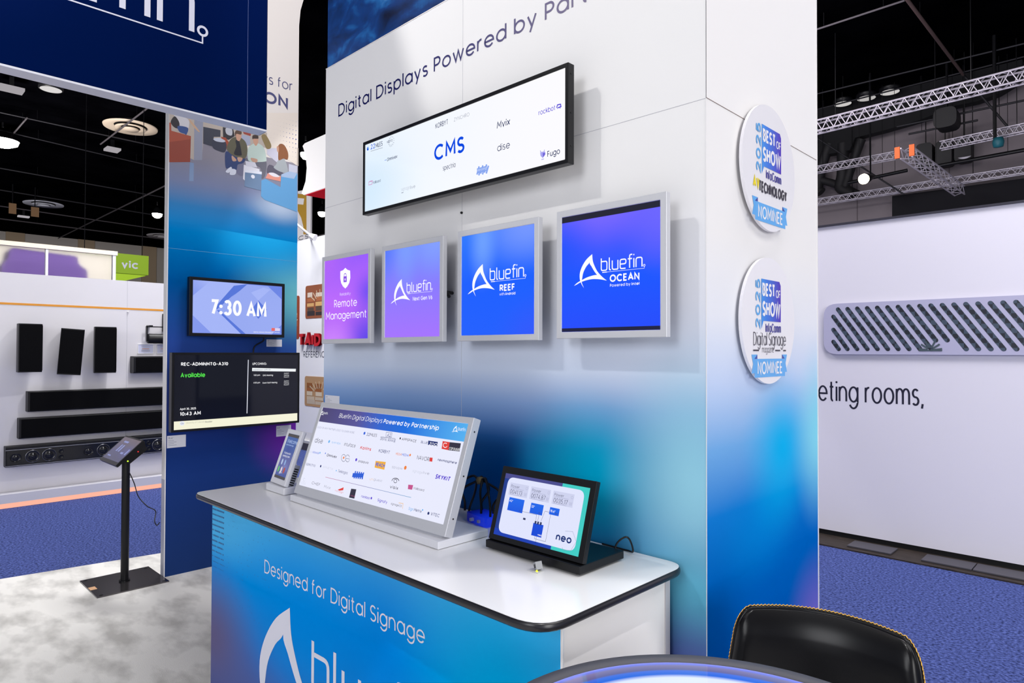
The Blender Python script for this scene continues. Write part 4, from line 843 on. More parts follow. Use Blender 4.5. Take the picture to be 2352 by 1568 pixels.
# lounge photograph, printed flat: floor, furniture, people
q = lambda x, y: (360 + x / 5.809, 230 + y / 5.809)
ph = lambda n, c: mat('photo_' + n, c, .45)
SOFT = {'olive', 'tee', 'jeans', 'face', 'hair', 'hair2', 'hand', 'shoe', 'mint', 'trousers', 'trousers2', 'sweater', 'curls', 'khaki', 'shirt', 'bag', 'arm', 'pouf', 'paper'}
photo_floor = field('photo_floor', 2, [(2.62, (0, 130, 200)), (2.80, (58, 128, 186)), (2.98, (128, 138, 170)), (3.2, (150, 146, 156))], [((PX, 2.6, 2.9), (1, .34, .18), (196, 212, 230), .8)], .6)
z_ = FPn.px(*q(165, 1150))[1]
f.flat(FPn, [(1.722, 2.66), (2.757, 2.62), (2.757, 3.3), (1.722, 3.3)], .0006, photo_floor)
for pts, n, c, h in (
    ([(165, 170), (1480, 440), (1890, 640), (1890, 880), (1500, 640), (880, 560), (620, 560), (600, 790), (500, 800), (165, 640)], 'wall', (190, 178, 166), .0010),
    ([(1470, 300), (1470, 170), (1880, 170), (1868, 870), (1690, 760), (1470, 640)], 'wall_light', (238, 226, 212), .0012),
    ([(500, 250), (618, 280), (605, 800), (495, 800)], 'pillar', (150, 154, 172), .0014), ([(440, 830), (495, 840), (490, 1080), (430, 1080)], 'reflection', (130, 154, 190), .0012),
    ([(165, 400), (455, 480), (445, 825), (165, 828)], 'sofa_rust', (150, 66, 48), .0018), ([(165, 400), (455, 480), (455, 520), (165, 560)], 'sofa_rust_back', (172, 78, 54), .0020), ([(165, 300), (190, 300), (195, 410), (165, 400)], 'sofa_rust_back', (172, 78, 54), .0020),
    ([(620, 355), (850, 400), (848, 490), (760, 490), (750, 620), (618, 580)], 'sofa_slate', (52, 56, 72), .0018), ([(750, 520), (918, 560), (912, 688), (830, 680), (745, 630)], 'pouf', (48, 52, 72), .0022), ([(755, 515), (840, 505), (915, 545), (880, 562), (790, 548)], 'pouf_top', (200, 206, 220), .0024),
    ([(230, 190), (300, 205), (420, 260), (430, 340), (410, 375), (300, 350)], 'shirt_white', (214, 212, 216), .0018), ([(185, 290), (240, 215), (300, 300), (290, 375), (230, 360)], 'bag', (34, 30, 36), .0020), ([(280, 345), (415, 370), (395, 460), (370, 450), (300, 420)], 'jeans', (46, 78, 140), .0022), ([(430, 255), (480, 300), (570, 415), (545, 415), (460, 320)], 'arm', (206, 170, 140), .0020),
    ([(880, 360), (1020, 390), (1040, 480), (960, 530), (885, 510)], 'dark_seat', (40, 38, 46), .0018), ([(920, 375), (1000, 385), (1000, 470), (930, 450)], 'shirt_grey', (196, 198, 206), .0020), ([(855, 488), (920, 500), (960, 560), (930, 650), (915, 640)], 'rust_seat', (168, 74, 48), .0019),
    ([(1150, 420), (1260, 440), (1250, 480), (1160, 450)], 'rust_seat2', (156, 60, 46), .0019), ([(1130, 460), (1240, 480), (1250, 590), (1200, 610), (1130, 560)], 'seat_pale', (168, 174, 196), .0018), ([(1470, 640), (1610, 640), (1625, 850), (1470, 720)], 'seat_lilac', (206, 204, 220), .0018),
    # man in the olive jacket
    ([(1060, 490), (1120, 500), (1185, 560), (1210, 660), (1190, 760), (1140, 780), (1020, 740), (935, 660), (950, 580), (1000, 510)], 'olive', (96, 92, 72), .0026), ([(1050, 540), (1095, 540), (1130, 700), (1120, 740), (1030, 720), (1060, 620)], 'tee', (28, 28, 40), .0030),
    ([(912, 710), (960, 685), (1080, 730), (1180, 780), (1150, 840), (1080, 860), (1060, 930), (980, 900), (920, 900)], 'jeans_dark', (42, 62, 112), .0024), ([(1060, 430), (1120, 440), (1128, 490), (1100, 545), (1062, 520)], 'face', (206, 158, 132), .0032), ([(1040, 440), (1060, 405), (1110, 400), (1132, 430), (1120, 460), (1062, 450), (1052, 490)], 'hair', (92, 66, 50), .0034),
    ([(1000, 740), (1050, 780), (1060, 810), (1010, 810)], 'hand', (200, 158, 134), .0032), ([(1075, 765), (1140, 770), (1130, 810), (1090, 820)], 'hand', (200, 158, 134), .0032), ([(918, 950), (985, 890), (1000, 920), (960, 970)], 'shoe', (216, 220, 232), .0030), ([(970, 985), (1000, 920), (1055, 930), (1050, 985), (1010, 1000)], 'shoe', (216, 220, 232), .0031),
    ([(1060, 900), (1160, 780), (1150, 1000), (1075, 980)], 'pouf_grey', (116, 116, 140), .0022),
    # man in the pale green sweater
    ([(1290, 580), (1360, 580), (1430, 640), (1462, 780), (1440, 820), (1250, 820), (1210, 760), (1220, 640)], 'mint', (196, 214, 204), .0028), ([(1285, 500), (1345, 495), (1352, 560), (1325, 610), (1295, 580)], 'face', (206, 158, 132), .0032), ([(1275, 520), (1280, 470), (1345, 465), (1355, 510), (1340, 515), (1290, 515)], 'hair2', (60, 44, 38), .0034), ([(1255, 770), (1340, 790), (1330, 830), (1270, 815)], 'hand', (200, 158, 134), .0034),
    ([(1190, 770), (1290, 820), (1440, 810), (1465, 870), (1440, 1020), (1390, 1040), (1380, 900), (1200, 830)], 'trousers', (104, 104, 116), .0025), ([(1180, 810), (1310, 830), (1340, 900), (1190, 880)], 'laptop', (216, 216, 226), .0030), ([(1160, 860), (1370, 920), (1370, 960), (1170, 1070), (1150, 1050)], 'side_table', (232, 232, 240), .0028), ([(1175, 960), (1400, 985), (1385, 1205), (1170, 1150)], 'cube_slate', (112, 138, 170), .0032), ([(1190, 930), (1400, 955), (1400, 990), (1175, 962)], 'cube_top', (232, 236, 246), .0033),
    # woman with curly hair
    ([(1620, 800), (1700, 780), (1750, 960), (1650, 955), (1560, 900), (1590, 860)], 'sweater', (168, 174, 178), .0028), ([(1610, 640), (1640, 585), (1700, 600), (1750, 700), (1745, 790), (1690, 780), (1625, 800), (1620, 700)], 'curls', (142, 88, 52), .0032), ([(1600, 620), (1625, 620), (1625, 690), (1605, 680)], 'face', (206, 158, 132), .0033), ([(1500, 860), (1650, 940), (1680, 1000), (1480, 990)], 'trousers2', (92, 88, 104), .0026), ([(1480, 975), (1655, 1015), (1650, 1085), (1450, 1040)], 'coral', (228, 150, 132), .0030), ([(1490, 975), (1560, 970), (1640, 1020), (1560, 1020)], 'paper', (232, 228, 236), .0031),
    ([(1395, 480), (1450, 460), (1520, 580), (1520, 640), (1470, 650), (1440, 600)], 'khaki', (142, 122, 78), .0024), ([(1760, 850), (1875, 880), (1870, 970), (1760, 960)], 'armchair_back', (200, 202, 218), .0022), ([(1660, 990), (1770, 950), (1875, 980), (1868, 1490), (1440, 1330), (1390, 1280), (1395, 1070), (1450, 1050), (1650, 1160)], 'armchair', (100, 164, 214), .0027), ([(1660, 990), (1770, 950), (1872, 975), (1830, 1050), (1660, 1020)], 'armchair_arm', (170, 192, 222), .0029)):
    patch(f, FPn, [q(*k) for k in pts], ph(n + '_%d_%d' % (c[0], c[2]), c), .0008 + h * .5, n.split('_')[0] in SOFT)
f.flat(FPn, [FPn.px(*q(1282, 1020))[0:2] and (FPn.px(*q(1282, 1020))[0] + .016 * math.cos(t * PI / 8), FPn.px(*q(1282, 1020))[1] + .016 * math.sin(t * PI / 8)) for t in range(16)], .0028, ph('plug_white', (236, 238, 246)))
f.build('lounge_photo', panel)
f = MB(); TXT = mat('panel_navy_text', (62, 64, 118), .5)
fit(f, FPn, 'ys for', (602, 194.5), (672, 204), 23, TXT, .09, .0015); fit(f, FPn, 'ON', (606, 236), (661, 248), 27, TXT, .2, .0015)
f.build('lettering', panel); f = MB()
for r_ in range(10):
    for c_ in range(9):
        a = 2.735 - c_ * .028 - (r_ % 2) * .002; b = 3.66 - r_ * .038
        rr = .0055 * max(.25, 1 - abs(r_ - 4) / 6) * max(.2, 1 - c_ / 7)
        f.flat(FPn, [(a + rr * math.cos(t * PI / 4), b + rr * math.sin(t * PI / 4)) for t in range(8)], .0036, mat('panel_dots', (96, 108, 170), .5))
f.build('dot_pattern', panel)
f = MB(); a, b = FPn.px(390, 569.5); a2, b2 = FPn.px(677, 606); f.fbox(FPn, 1.722, b - .001, 0, 2.757, b + .001, .0008, mat('joint_blue', (110, 170, 210), .6)); f.build('panel_joint', panel)
# ------------------------------------------------------------------ televisions on the panel
def tv(name, lab, X_, x0, x1, z0, z1, bez, depth, gap, tiltz=0):
    t = thing(name, lab, 'television', (X_, (x0 + x1) / 2, z0))
    g = Frame((X_, 0, 0), (0, 1, 0), (0, 0, 1))
    f = MB(); f.ring(g, x0, z0, x1, z1, bez, -depth, 0, BLACKM); f.fbox(g, x0 + .002, z0 + .002, -depth, x1 - .002, z1 - .002, -depth + .006, BLACKP); f.build('bezel', t, .002, 1)
    f = MB(); f.fbox(g, (x0 + x1) / 2 - .15, (z0 + z1) / 2 - .12, -depth - gap, (x0 + x1) / 2 + .15, (z0 + z1) / 2 + .12, -depth, BLACKP); f.build('wall_mount', t)
    return t, g
X1 = -5.17
g = Frame((X1, 0, 0), (0, 1, 0), (0, 0, 1))
a = [g.px(*p) for p in ((436, 631), (656, 655), (434.5, 768), (651.6, 778))]
x0 = (a[0][0] + a[2][0]) / 2; x1 = (a[1][0] + a[3][0]) / 2; z1 = (a[0][1] + a[1][1]) / 2; z0 = (a[2][1] + a[3][1]) / 2
t, g = tv('television', 'upper black television on the blue panel, showing 7:30 AM in white on periwinkle', X1, x0, x1, z0, z1, .024, .05, .056)
tvbg = field('clock_screen', 1, [(x0, (132, 152, 236)), (x1, (104, 130, 226))], [((X1, x0 + .2, z1), (1, .3, .2), (176, 190, 250), .8)], .1, 1.0)
f = MB(); rect(f, g, x0 + .0235, z0 + .0235, x1 - .0235, z1 - .0235, tvbg, -.003); s = f.build('screen', t)
f = MB(); q2 = lambda x, y: (380 + x / 3.565, 600 + y / 3.565)
l1 = glow((164, 180, 246)); d1 = glow((84, 116, 216)); l2 = glow((150, 168, 240))
g3 = Frame((X1 - .003, 0, 0), (0, 1, 0), (0, 0, 1))
for pts, m, h in (([(372, 158), (668, 184), (420, 400), (650, 596), (372, 584), (222, 440), (224, 280)], l1, .0008), ([(668, 190), (840, 205), (950, 310), (950, 520), (860, 608), (660, 598), (455, 440), (420, 400)], l2, .0010), ([(420, 395), (540, 290), (610, 240), (660, 196), (672, 186), (560, 200), (410, 370)], d1, .0012), ([(420, 400), (440, 400), (660, 598), (620, 596)], d1, .0012), ([(700, 255), (760, 320), (860, 230), (800, 215)], l1, .0012), ([(760, 320), (830, 395), (760, 470), (700, 400)], d1, .0012)):
    patch(f, g3, [q2(*k) for k in pts], m, h)
fit(f, g3, '7:30', q2(368, 440), q2(620, 452), 136 / 3.565, WHT, .22, .0016); fit(f, g3, 'AM', q2(664, 460), q2(824, 466), 130 / 3.565, WHT, .22, .0016)
fit(f, g3, 'DIGITAL SIGNAGE PROVIDED BY CAROUSEL', q2(722, 580), q2(938, 592), 2.8, WHT, .14, .0016)
patch(f, g3, [q2(*k) for k in ((868, 545), (896, 546), (895, 570), (867, 569))], glow((228, 100, 96)), .0016); patch(f, g3, [q2(*k) for k in ((897, 546), (938, 548), (937, 572), (896, 570))], glow((216, 206, 240)), .0016)
f.build('screen_graphics', s)
f = MB(); f.tube(smooth_path([onx(606, 775, -5.235), onx(604, 783, -5.24), onx(586, 794, -5.25), onx(582, 808, -5.24), onx(584, 822, -5.24)]), .006, BLACKP)
tag(f.build('power_cable'), 'thin black cable hanging between the two televisions on the blue panel', 'cable')
X2 = -5.14
g = Frame((X2, 0, 0), (0, 1, 0), (0, 0, 1))
a = [g.px(*p) for p in ((397, 805), (690, 813.5), (391.5, 989), (686, 974.5))]
x0 = (a[0][0] + a[2][0]) / 2; x1 = (a[1][0] + a[3][0]) / 2; z1 = (a[0][1] + a[1][1]) / 2; z0 = (a[2][1] + a[3][1]) / 2
t, g = tv('television', 'lower black television on the blue panel, dark meeting room screen reading Available in green', X2, x0, x1, z0, z1, .018, .055, .081)
f = MB(); rect(f, g, x0 + .0175, z0 + .0175, x1 - .0175, z1 - .0175, glow((10, 13, 26), 1.0, .05, .3), -.002); s = f.build('screen', t)
g3 = Frame((X2 - .002, 0, 0), (0, 1, 0), (0, 0, 1)); f = MB()
CRM = glow((244, 242, 216)); GRN = glow((82, 224, 74)); IK = glow((50, 60, 90))
fit(f, g3, 'REC-ADMINMTG-A310', q2(128, 850), q2(512, 856), 28 / 3.565, WHT, .2); fit(f, g3, 'Available', q2(124, 950), q2(324, 950), 40 / 3.565, GRN, .2)
fit(f, g3, 'April 30, 2025', q2(118, 1216), q2(250, 1214), 18 / 3.565, WHT, .17); fit(f, g3, '10:43 AM', q2(118, 1262), q2(288, 1258), 30 / 3.565, WHT, .19)
fit(f, g3, 'UPCOMING:', q2(712, 846), q2(828, 850), 20 / 3.565, WHT, .15)
patch(f, g3, [q2(*k) for k in ((710, 872), (1068, 880), (1066, 902), (709, 898))], glow((240, 244, 246)), .0010); fit(f, g3, 'WEDNESDAY (APR 30)', q2(716, 891), q2(860, 893), 10 / 3.565, IK, .13, .0014)
fit(f, g3, '1:00 pm', q2(722, 937), q2(774, 938), 13 / 3.565, WHT, .15); fit(f, g3, 'EMS Meeting', q2(798, 938), q2(880, 939), 13 / 3.565, WHT, .15); fit(f, g3, '4:00 pm', q2(720, 999), q2(774, 999), 13 / 3.565, WHT, .15); fit(f, g3, 'Event Staff Meeting', q2(796, 999), q2(914, 999), 13 / 3.565, WHT, .15)
for y_ in (920, 984):
    for k, w_ in enumerate(('Admin', 'Meeting', 'Room')): fit(f, g3, w_, q2(970, y_ + k * 15), q2(1010, y_ + k * 15 + .5), 9 / 3.565, WHT, .15)
lines(f, g3, [q2(678, 806), q2(667, 1244)], .006, glow((226, 228, 240)))
rect(f, g3, x0 + .018, z0 + .018, x1 - .018, z0 + .018 + .062, CRM, .0010)
blob(f, g3, *q2(136, 1326), .017, glow((232, 236, 246)), .0014); fit(f, g3, 'CU', q2(125, 1334), q2(148, 1334), 14 / 3.565, IK, .16, .0018); fit(f, g3, 'University of Colorado', q2(168, 1328), q2(322, 1320), 14 / 3.565, glow((176, 176, 160)), .1, .0014); fit(f, g3, 'Boulder', q2(326, 1320), q2(384, 1317), 14 / 3.565, glow((90, 92, 96)), .13, .0014)
f.build('screen_graphics', s)
# ------------------------------------------------------------------ product cards
def cardtag(fr, c, lab, p0, p1, head):
    (a0, b1), (a1, b0) = fr.px(*p0), fr.px(*p1)
    o = fr.P((a0 + a1) / 2, b0, c)
    t = thing('label_card', lab, 'label', o, 'white product cards beside the screens')
    f = MB(); f.fbox(fr, a0, b0, c, a1, b1, c + .002, mat('card_white', (226, 226, 234), .5)); f.build('card', t)
    f = MB(); w_ = a1 - a0; h_ = b1 - b0
    text(f, fr, head, a0 + w_ * .06, b1 - h_ * .26, h_ * .13, mat('card_ink', (70, 72, 92), .6), .14, 1.0, c + .0025)
    for k in range(4): rect(f, fr, a0 + w_ * .06, b1 - h_ * (.42 + k * .13), a0 + w_ * (.50 if k % 2 else .36), b1 - h_ * (.39 + k * .13), mat('card_line', (150, 152, 170), .6), c + .0025)
    f.build('print', t)
cardtag(FPn, .0005, 'small white product card below the right end of the 7:30 AM television', (612, 779), (647, 796), '32"')
cardtag(FPn, .0005, 'small white product card below the right end of the meeting room television', (634.5, 978), (668, 999.5), '43"')
cardtag(FPn, .0005, 'small white product card below the left end of the meeting room television', (383.5, 1001), (426.5, 1025), '15.6"')
cardtag(FW, .0005, 'small white product card reading 49.1 on the tower above the silver partner screen', (747.8, 906.5), (780, 932), '49.1"')
# ================================================================== HANGING HEADER SIGN
HX = -3.8
FH = Frame((HX, 0, 0), (0, 1, 0), (0, 0, 1)); HY0, HY1 = -1.6, 1.78; HZ0, HZ1 = 3.0, 4.5
hs = thing('hanging_sign', 'big navy header sign with white rounded lettering hung overhead at the left', 'sign', (HX, .1, HZ0))
navy = field('header_navy', 2, [(3.0, (2, 20, 66)), (4.4, (6, 24, 76))], [((HX, .3, 3.9), (1, .7, .9), (22, 40, 104), .6)], .6)  # lighter blob at upper left: a spot beam's light painted into the navy
f = MB(); f.box((HX - .09, HY0, HZ0 + .012), (HX, HY1 - .002, HZ1), navy); f.build('sign_panel', hs)
f = MB(); f.box((HX - .1, HY0, HZ0), (HX + .004, HY1, HZ0 + .010), mat('header_edge', (222, 222, 230), .4)); f.box((HX - .1, HY1 - .002, HZ0), (HX + .0005, HY1 + .001, HZ1), mat('navy_dark', (10, 20, 60), .5)); f.build('frame_edge', hs)
f = MB(); a = FH.px(567, 300)[0]; f.fbox(FH, a, HZ0 + .012, 0, a + .0022, HZ1, .0008, mat('sign_joint', (70, 86, 140), .6)); f.build('panel_joint', hs)
f = MB(); HW = mat('sign_letter_white', (216, 216, 230), .45)
uu = .217; wordmark(f, FH, 1.347 - 5.35 * uu, 3.453, uu, HW, .001); f.build('lettering', hs)
for y_ in (-1.2, .2, 1.5):
    f = MB(); f.cyl((HX - .045, y_, HZ1), (HX - .045, y_, CEILZ), .006, BLACKM, 6); f.build('hanging_rod', hs)
# ================================================================== TABLET ON A FLOOR STAND
ks = thing('tablet_stand', 'black floor stand holding a tilted dark tablet, left of the blue panel', 'kiosk', (-5.38, 1.48, .009))
STEEL = mat('brushed_dark_steel', (104, 100, 102), .22, .85)
f = MB(); f.box((-5.61, 1.255, .0092), (-5.15, 1.712, .017), STEEL)
for x_ in (-5.585, -5.175):
    for y_ in (1.285, 1.685): f.cyl((x_, y_, .017), (x_, y_, .0185), .012, BLACKP, 12)
f.build('base_plate', ks)
f = MB(); f.box((-5.40, 1.258, .0171), (-5.33, 1.30, .0178), mat('sticker', (206, 160, 120), .6)); f.build('sticker', ks)
f = MB(); f.cyl((-5.377, 1.483, .017), (-5.377, 1.483, .93), .0265, BLACKM, 20); f.cyl((-5.377, 1.483, .017), (-5.377, 1.483, .028), .036, BLACKM, 20); f.build('pole', ks)
FK, wk, hk = tilted((-5.578, 1.362, .888), (-5.172, 1.362, .890), (-5.172, 1.536, 1.050))
f = MB(); f.slab(FK, rounded([(0, 0), (wk, 0), (wk, hk), (0, hk)], .012, 4), -.02, 0, BLACKM)
q4 = [FK.P(wk * .99, .05, -.02), FK.P(wk * .99, hk - .004, -.02), FK.P(wk * .99, hk - .03, -.07), FK.P(wk * .99, .07, -.06), FK.P(.02, .05, -.02), FK.P(.02, hk - .004, -.02), FK.P(.02, hk - .03, -.07), FK.P(.02, .07, -.06)]
f.add(q4, [(0, 3, 2, 1), (4, 5, 6, 7), (0, 4, 7, 3), (3, 7, 6, 2), (2, 6, 5, 1)], BLACKM); f.build('housing', ks)
ksm = field('kiosk_screen', 2, [(.89, (24, 22, 84)), (.96, (34, 32, 104)), (1.05, (92, 66, 74))], [((-5.25, 1.44, .97), (.12, .1, .06), (44, 44, 140), .8)], .08, .6)  # brownish upper end of the ramp is a reflection painted into the screen colour
f = MB(); rect(f, FK, .016, .026, wk - .012, hk - .012, ksm, .0006); s = f.build('screen', ks)
f = MB(); KW = glow((120, 132, 196), .8)
for a, b, c, d in ((.12, .10, .15, .16), (.17, .10, .20, .16), (.25, .09, .31, .105), (.34, .09, .37, .14), (.10, .18, .20, .195), (.06, .05, .13, .06)): rect(f, FK, a, b, c, d, KW, .001)
f.build('screen_graphics', s)
for nm, b_, m in (('status_led', .042, lampmat('green_led', (170, 250, 40), 4)), ('power_led', .13, lampmat('red_led', (250, 40, 40), 2.5))):
    f = MB(); p_ = FK.P(wk * .99 + .0005, b_ + .03, -.035); f.cyl(p_, p_ + Vector((.003, 0, 0)), .0045 if b_ < .1 else .0035, m, 10); f.build(nm, ks)
f = MB(); f.tube(smooth_path([(-5.35, 1.50, .80), (-5.345, 1.53, .72), ony(318, 1140, 1.58), ony(338, 1162, 1.61), ony(357, 1173, 1.64), ony(355, 1195, 1.67), ony(360, 1206, 1.69), (-5.37, 1.7135, .40)]), .0035, BLACKP); f.build('cable', ks)
# ================================================================== LEFT NEIGHBOUR BOOTH (loudspeaker wall)
SX = -8.95
FSp = Frame((SX, 0, 0), (0, 1, 0), (0, 0, 1))
sw = thing('booth_wall', 'white booth wall with an orange stripe carrying black loudspeakers', 'booth wall', (SX, 1.5, .15))
lav = mat('lavender_white', (224, 221, 227), .55)
f = MB(); f.box((SX - .12, -1.2, .0), (SX, 4.4, 2.535), lav); f.build('wall_panel', sw)
f = MB(); f.box((SX, -1.2, 2.185), (SX + .002, 4.4, 2.208), mat('orange_stripe', (224, 148, 40), .5)); f.build('stripe', sw)
f = MB(); f.box((SX, 2.46, .15), (SX + .0012, 2.463, 2.535), SEAM); f.cyl((SX, 2.468, 2.165), (SX + .01, 2.468, 2.165), .012, PRINTW, 12); f.build('panel_joint', sw)
bp = thing('booth_platform', 'low white platform under the loudspeaker wall with a glowing coral strip along the carpet', 'platform', (SX + .1, 1.5, 0))
f = MB(); f.box((SX + .012, -1.4, .055), (SX + .17, 4.6, .15), mat('platform_white', (216, 214, 222), .45)); f.build('deck', bp)
f = MB(); f.box((SX + .012, -1.4, 0), (SX + .15, 4.6, .055), lampmat('coral_strip', (255, 184, 160), 1.0)); f.build('light_strip', bp)
GRILLE = noisy('speaker_grille', (4, 4, 6), (12, 12, 15), 260, 2, .8, spec=.08)
CAB = mat('speaker_cabinet', (15, 15, 19), .45, 0, .3)
def wall_speaker(lab, tl, tr, bl, br, yaw=0, roll=0):
    a = [FSp.px(*p) for p in (tl, tr, bl, br)]
    cy = sum(p[0] for p in a) / 4; cz = sum(p[1] for p in a) / 4; w_ = (a[1][0] + a[3][0] - a[0][0] - a[2][0]) / 2; h_ = (a[0][1] + a[1][1] - a[2][1] - a[3][1]) / 2
    d_ = .19; sc_ = .976; w_ *= sc_; h_ *= sc_
    cy2 = cy * sc_ + .0; cz2 = 1.69 + (cz - 1.69) * sc_
    t = thing('wall_speaker', lab, 'loudspeaker', (SX + .05, cy2, cz2 - h_ / 2), 'upright loudspeakers on the white wall')
    u = Vector((math.sin(roll) * 0, math.cos(roll), math.sin(roll))); u = Matrix.Rotation(yaw, 3, 'Z') @ u
    v = Matrix.Rotation(yaw, 3, 'Z') @ Vector((0, -math.sin(roll), math.cos(roll)))
    fr = Frame((SX + .24, cy2, cz2), u, v)
    f = MB(); fr2 = Frame(fr.o, u, fr.n * -1); o = rounded([(-w_ / 2, 0), (w_ / 2, 0), (w_ * .36, .19), (-w_ * .36, .19)], .03, 4)
    f.slab(Frame(fr.o, u, -fr.n), [(p[0], p[1]) for p in o], -h_ / 2, h_ / 2, CAB); f.build('cabinet', t)
    f = MB(); f.slab(fr, rounded([(-w_ / 2 + .008, -h_ / 2 + .012), (w_ / 2 - .008, -h_ / 2 + .012), (w_ / 2 - .008, h_ / 2 - .012), (-w_ / 2 + .008, h_ / 2 - .012)], .008, 3), 0, .006, GRILLE); f.build('grille', t)
    f = MB(); f.fbox(FSp, cy2 - .04, cz2 - .05, 0, cy2 + .04, cz2 + .05, .12, BLACKP); f.build('bracket', t)
wall_speaker('upright black loudspeaker on the white wall, leftmost of three', (41.5, 741.5), (100, 745), (39.5, 854), (98.5, 855), .12)
wall_speaker('black loudspeaker leaning to one side on the white wall, middle of three', (138, 753), (194, 757), (130, 860), (186, 861), -.1, -.07)
wall_speaker('upright black loudspeaker on the white wall nearest the bracket speaker, right of three', (216, 749), (268, 752), (215.5, 856), (267.5, 856), 0)
def bar(lab, pts, y1, depth, drivers=False, zsh=0):
    a = [FSp.px(*p) for p in pts]; y0 = (a[0][0] + a[1][0]) / 2; z1 = a[0][1]; z0 = a[1][1]; s_ = 1 - depth / 10.5
    y0 *= s_; z0 = 1.69 + (z0 - 1.69) * s_; z1 = 1.69 + (z1 - 1.69) * s_
    zr = -.018; z0 += zr; z1 += zr
    t = thing('soundbar', lab, 'soundbar', (SX + depth / 2, (y0 + y1) / 2, z0), 'long black soundbars on the white wall')
    f = MB(); f.slab(Frame((0, y0, 0), (1, 0, 0), (0, 0, 1)), rounded([(SX + .002, z0), (SX + depth, z0), (SX + depth, z1), (SX + .002, z1)], .014, 4), -(y1 - y0), 0, CAB); f.build('cabinet', t)
    fr = Frame((SX + depth, 0, 0), (0, 1, 0), (0, 0, 1))
    if not drivers:
        f = MB(); f.fbox(fr, y0 + .02, z0 + .012, 0, y1 - .02, z1 - .012, .005, GRILLE); f.build('grille', t)
    else:
        f = MB(); f.fbox(fr, y0 + .012, z0 + .02, 0, y1 - .012, z1 - .045, .003, mat('baffle_gloss', (9, 11, 18), .15)); f.build('baffle', t)
        f = MB(); f.fbox(fr, y0, z1 - .042, 0, y1, z1 - .038, .004, ALU); f.fbox(fr, y0, z0 + .010, 0, y1, z0 + .014, .004, ALU); f.build('trim', t)
        cone = mat('cone_gloss', (40, 40, 44), .12, .4); rimm = mat('driver_rim', (120, 120, 124), .25, .8); zc = (z0 + z1) / 2 - .012
        for x_, kind in ((35, 's'), (74, 'w'), (112, 'w'), (139, 'p'), (202, 's'), (236, 'w'), (340, 'p'), (361, 'w')):
            yy = FSp.px(x_, 1050)[0] * s_
            f = MB()
            if kind == 'p':
                for dz in (-.034, .03): f.lathe((SX + depth + .003, yy, zc + dz), [(.026, 0), (.026, .003), (.020, .003), (.017, .0008), (0, .0008)], BLACKP, 24, (1, 0, 0))
                f.build('port', t)
            else:
                r_ = .068 if kind == 'w' else .05
                f.lathe((SX + depth + .003, yy, zc), [(r_, 0), (r_, .006), (r_ * .93, .007)], rimm if kind == 'w' else CAB, 32, (1, 0, 0)); f.lathe((SX + depth + .003, yy, zc), [(r_ * .93, .007), (r_ * .8, .002), (r_ * .45, .001), (r_ * .40, .012), (r_ * .22, .020), (0, .023)], cone, 32, (1, 0, 0)); f.build('driver', t)
bar('topmost long black soundbar on the white wall, below the upright loudspeakers', ((64, 895), (62.5, 942)), 4.2, .13)
bar('middle long black soundbar on the white wall, between two others', ((44, 957), (42, 1004)), 4.2, .13)
bar('lowest long black soundbar with its round drivers showing, grille off', ((13, 1022), (11, 1070)), 4.2, .12, True)
t = thing('bracket_speaker', 'small black column speaker held in a swivel bracket high on the white wall', 'loudspeaker', (SX, 2.8, 1.8))
f = MB(); y0 = 2.655
f.lathe((SX + .12, y0, 1.835), [(.0, 0), (.055, 0), (.06, .01), (.06, .9), (.0, .9)], CAB, 24, (0, 1, 0)); f.build('cabinet', t)
f = MB(); f.box((SX, y0 + .02, 1.98), (SX + .12, y0 + .06, 2.0), BLACKM); f.box((SX + .10, y0 - .016, 1.80), (SX + .14, y0 - .004, 1.985), BLACKM); f.box((SX + .10, y0 - .016, 1.975), (SX + .14, y0 + .93, 1.987), BLACKM); f.box((SX, y0 + .2, 1.93), (SX + .12, y0 + .29, 2.15), BLACKM); f.build('bracket', t)
t = thing('small_speaker', 'short black speaker on the white wall beneath the swivel bracket speaker', 'loudspeaker', (SX, 3.0, 1.40))
f = MB(); f.slab(Frame((0, 2.50, 0), (1, 0, 0), (0, 0, 1)), rounded([(SX, 1.415), (SX + .14, 1.415), (SX + .14, 1.62), (SX, 1.62)], .02, 4), -1.2, 0, CAB); f.build('cabinet', t)
f = MB(); f.fbox(Frame((SX + .14, 0, 0), (0, 1, 0), (0, 0, 1)), 2.525, 1.43, 0, 3.68, 1.605, .004, GRILLE); f.build('grille', t)
for k, (y_, lab) in enumerate(((2.585, 'white info card with an orange line, on the clear holder above the short black speaker'), (2.80, 'white info card right beside the blue panel edge, above the short black speaker'))):
    t = thing('info_card', lab, 'card', (SX, y_ + .085, 1.66), 'info cards above the short speaker')
    f = MB(); f.fbox(FSp, y_, 1.655, 0, y_ + .17, 1.765, .006, mat('card_lilac', (206, 208, 232), .3)); f.ring(FSp, y_ - .006, 1.649, y_ + .176, 1.771, .006, 0, .009, PRINTW); f.build('card', t)
    f = MB(); rect(f, FSp, y_ + .045, 1.708, y_ + .125, 1.714, mat('orange_ink', (226, 150, 100), .6), .007)
    for b_ in (1.735, 1.692, 1.68): rect(f, FSp, y_ + .035, b_, y_ + .135, b_ + .003, mat('card_line', (150, 152, 170), .6), .007)
    f.build('print', t)
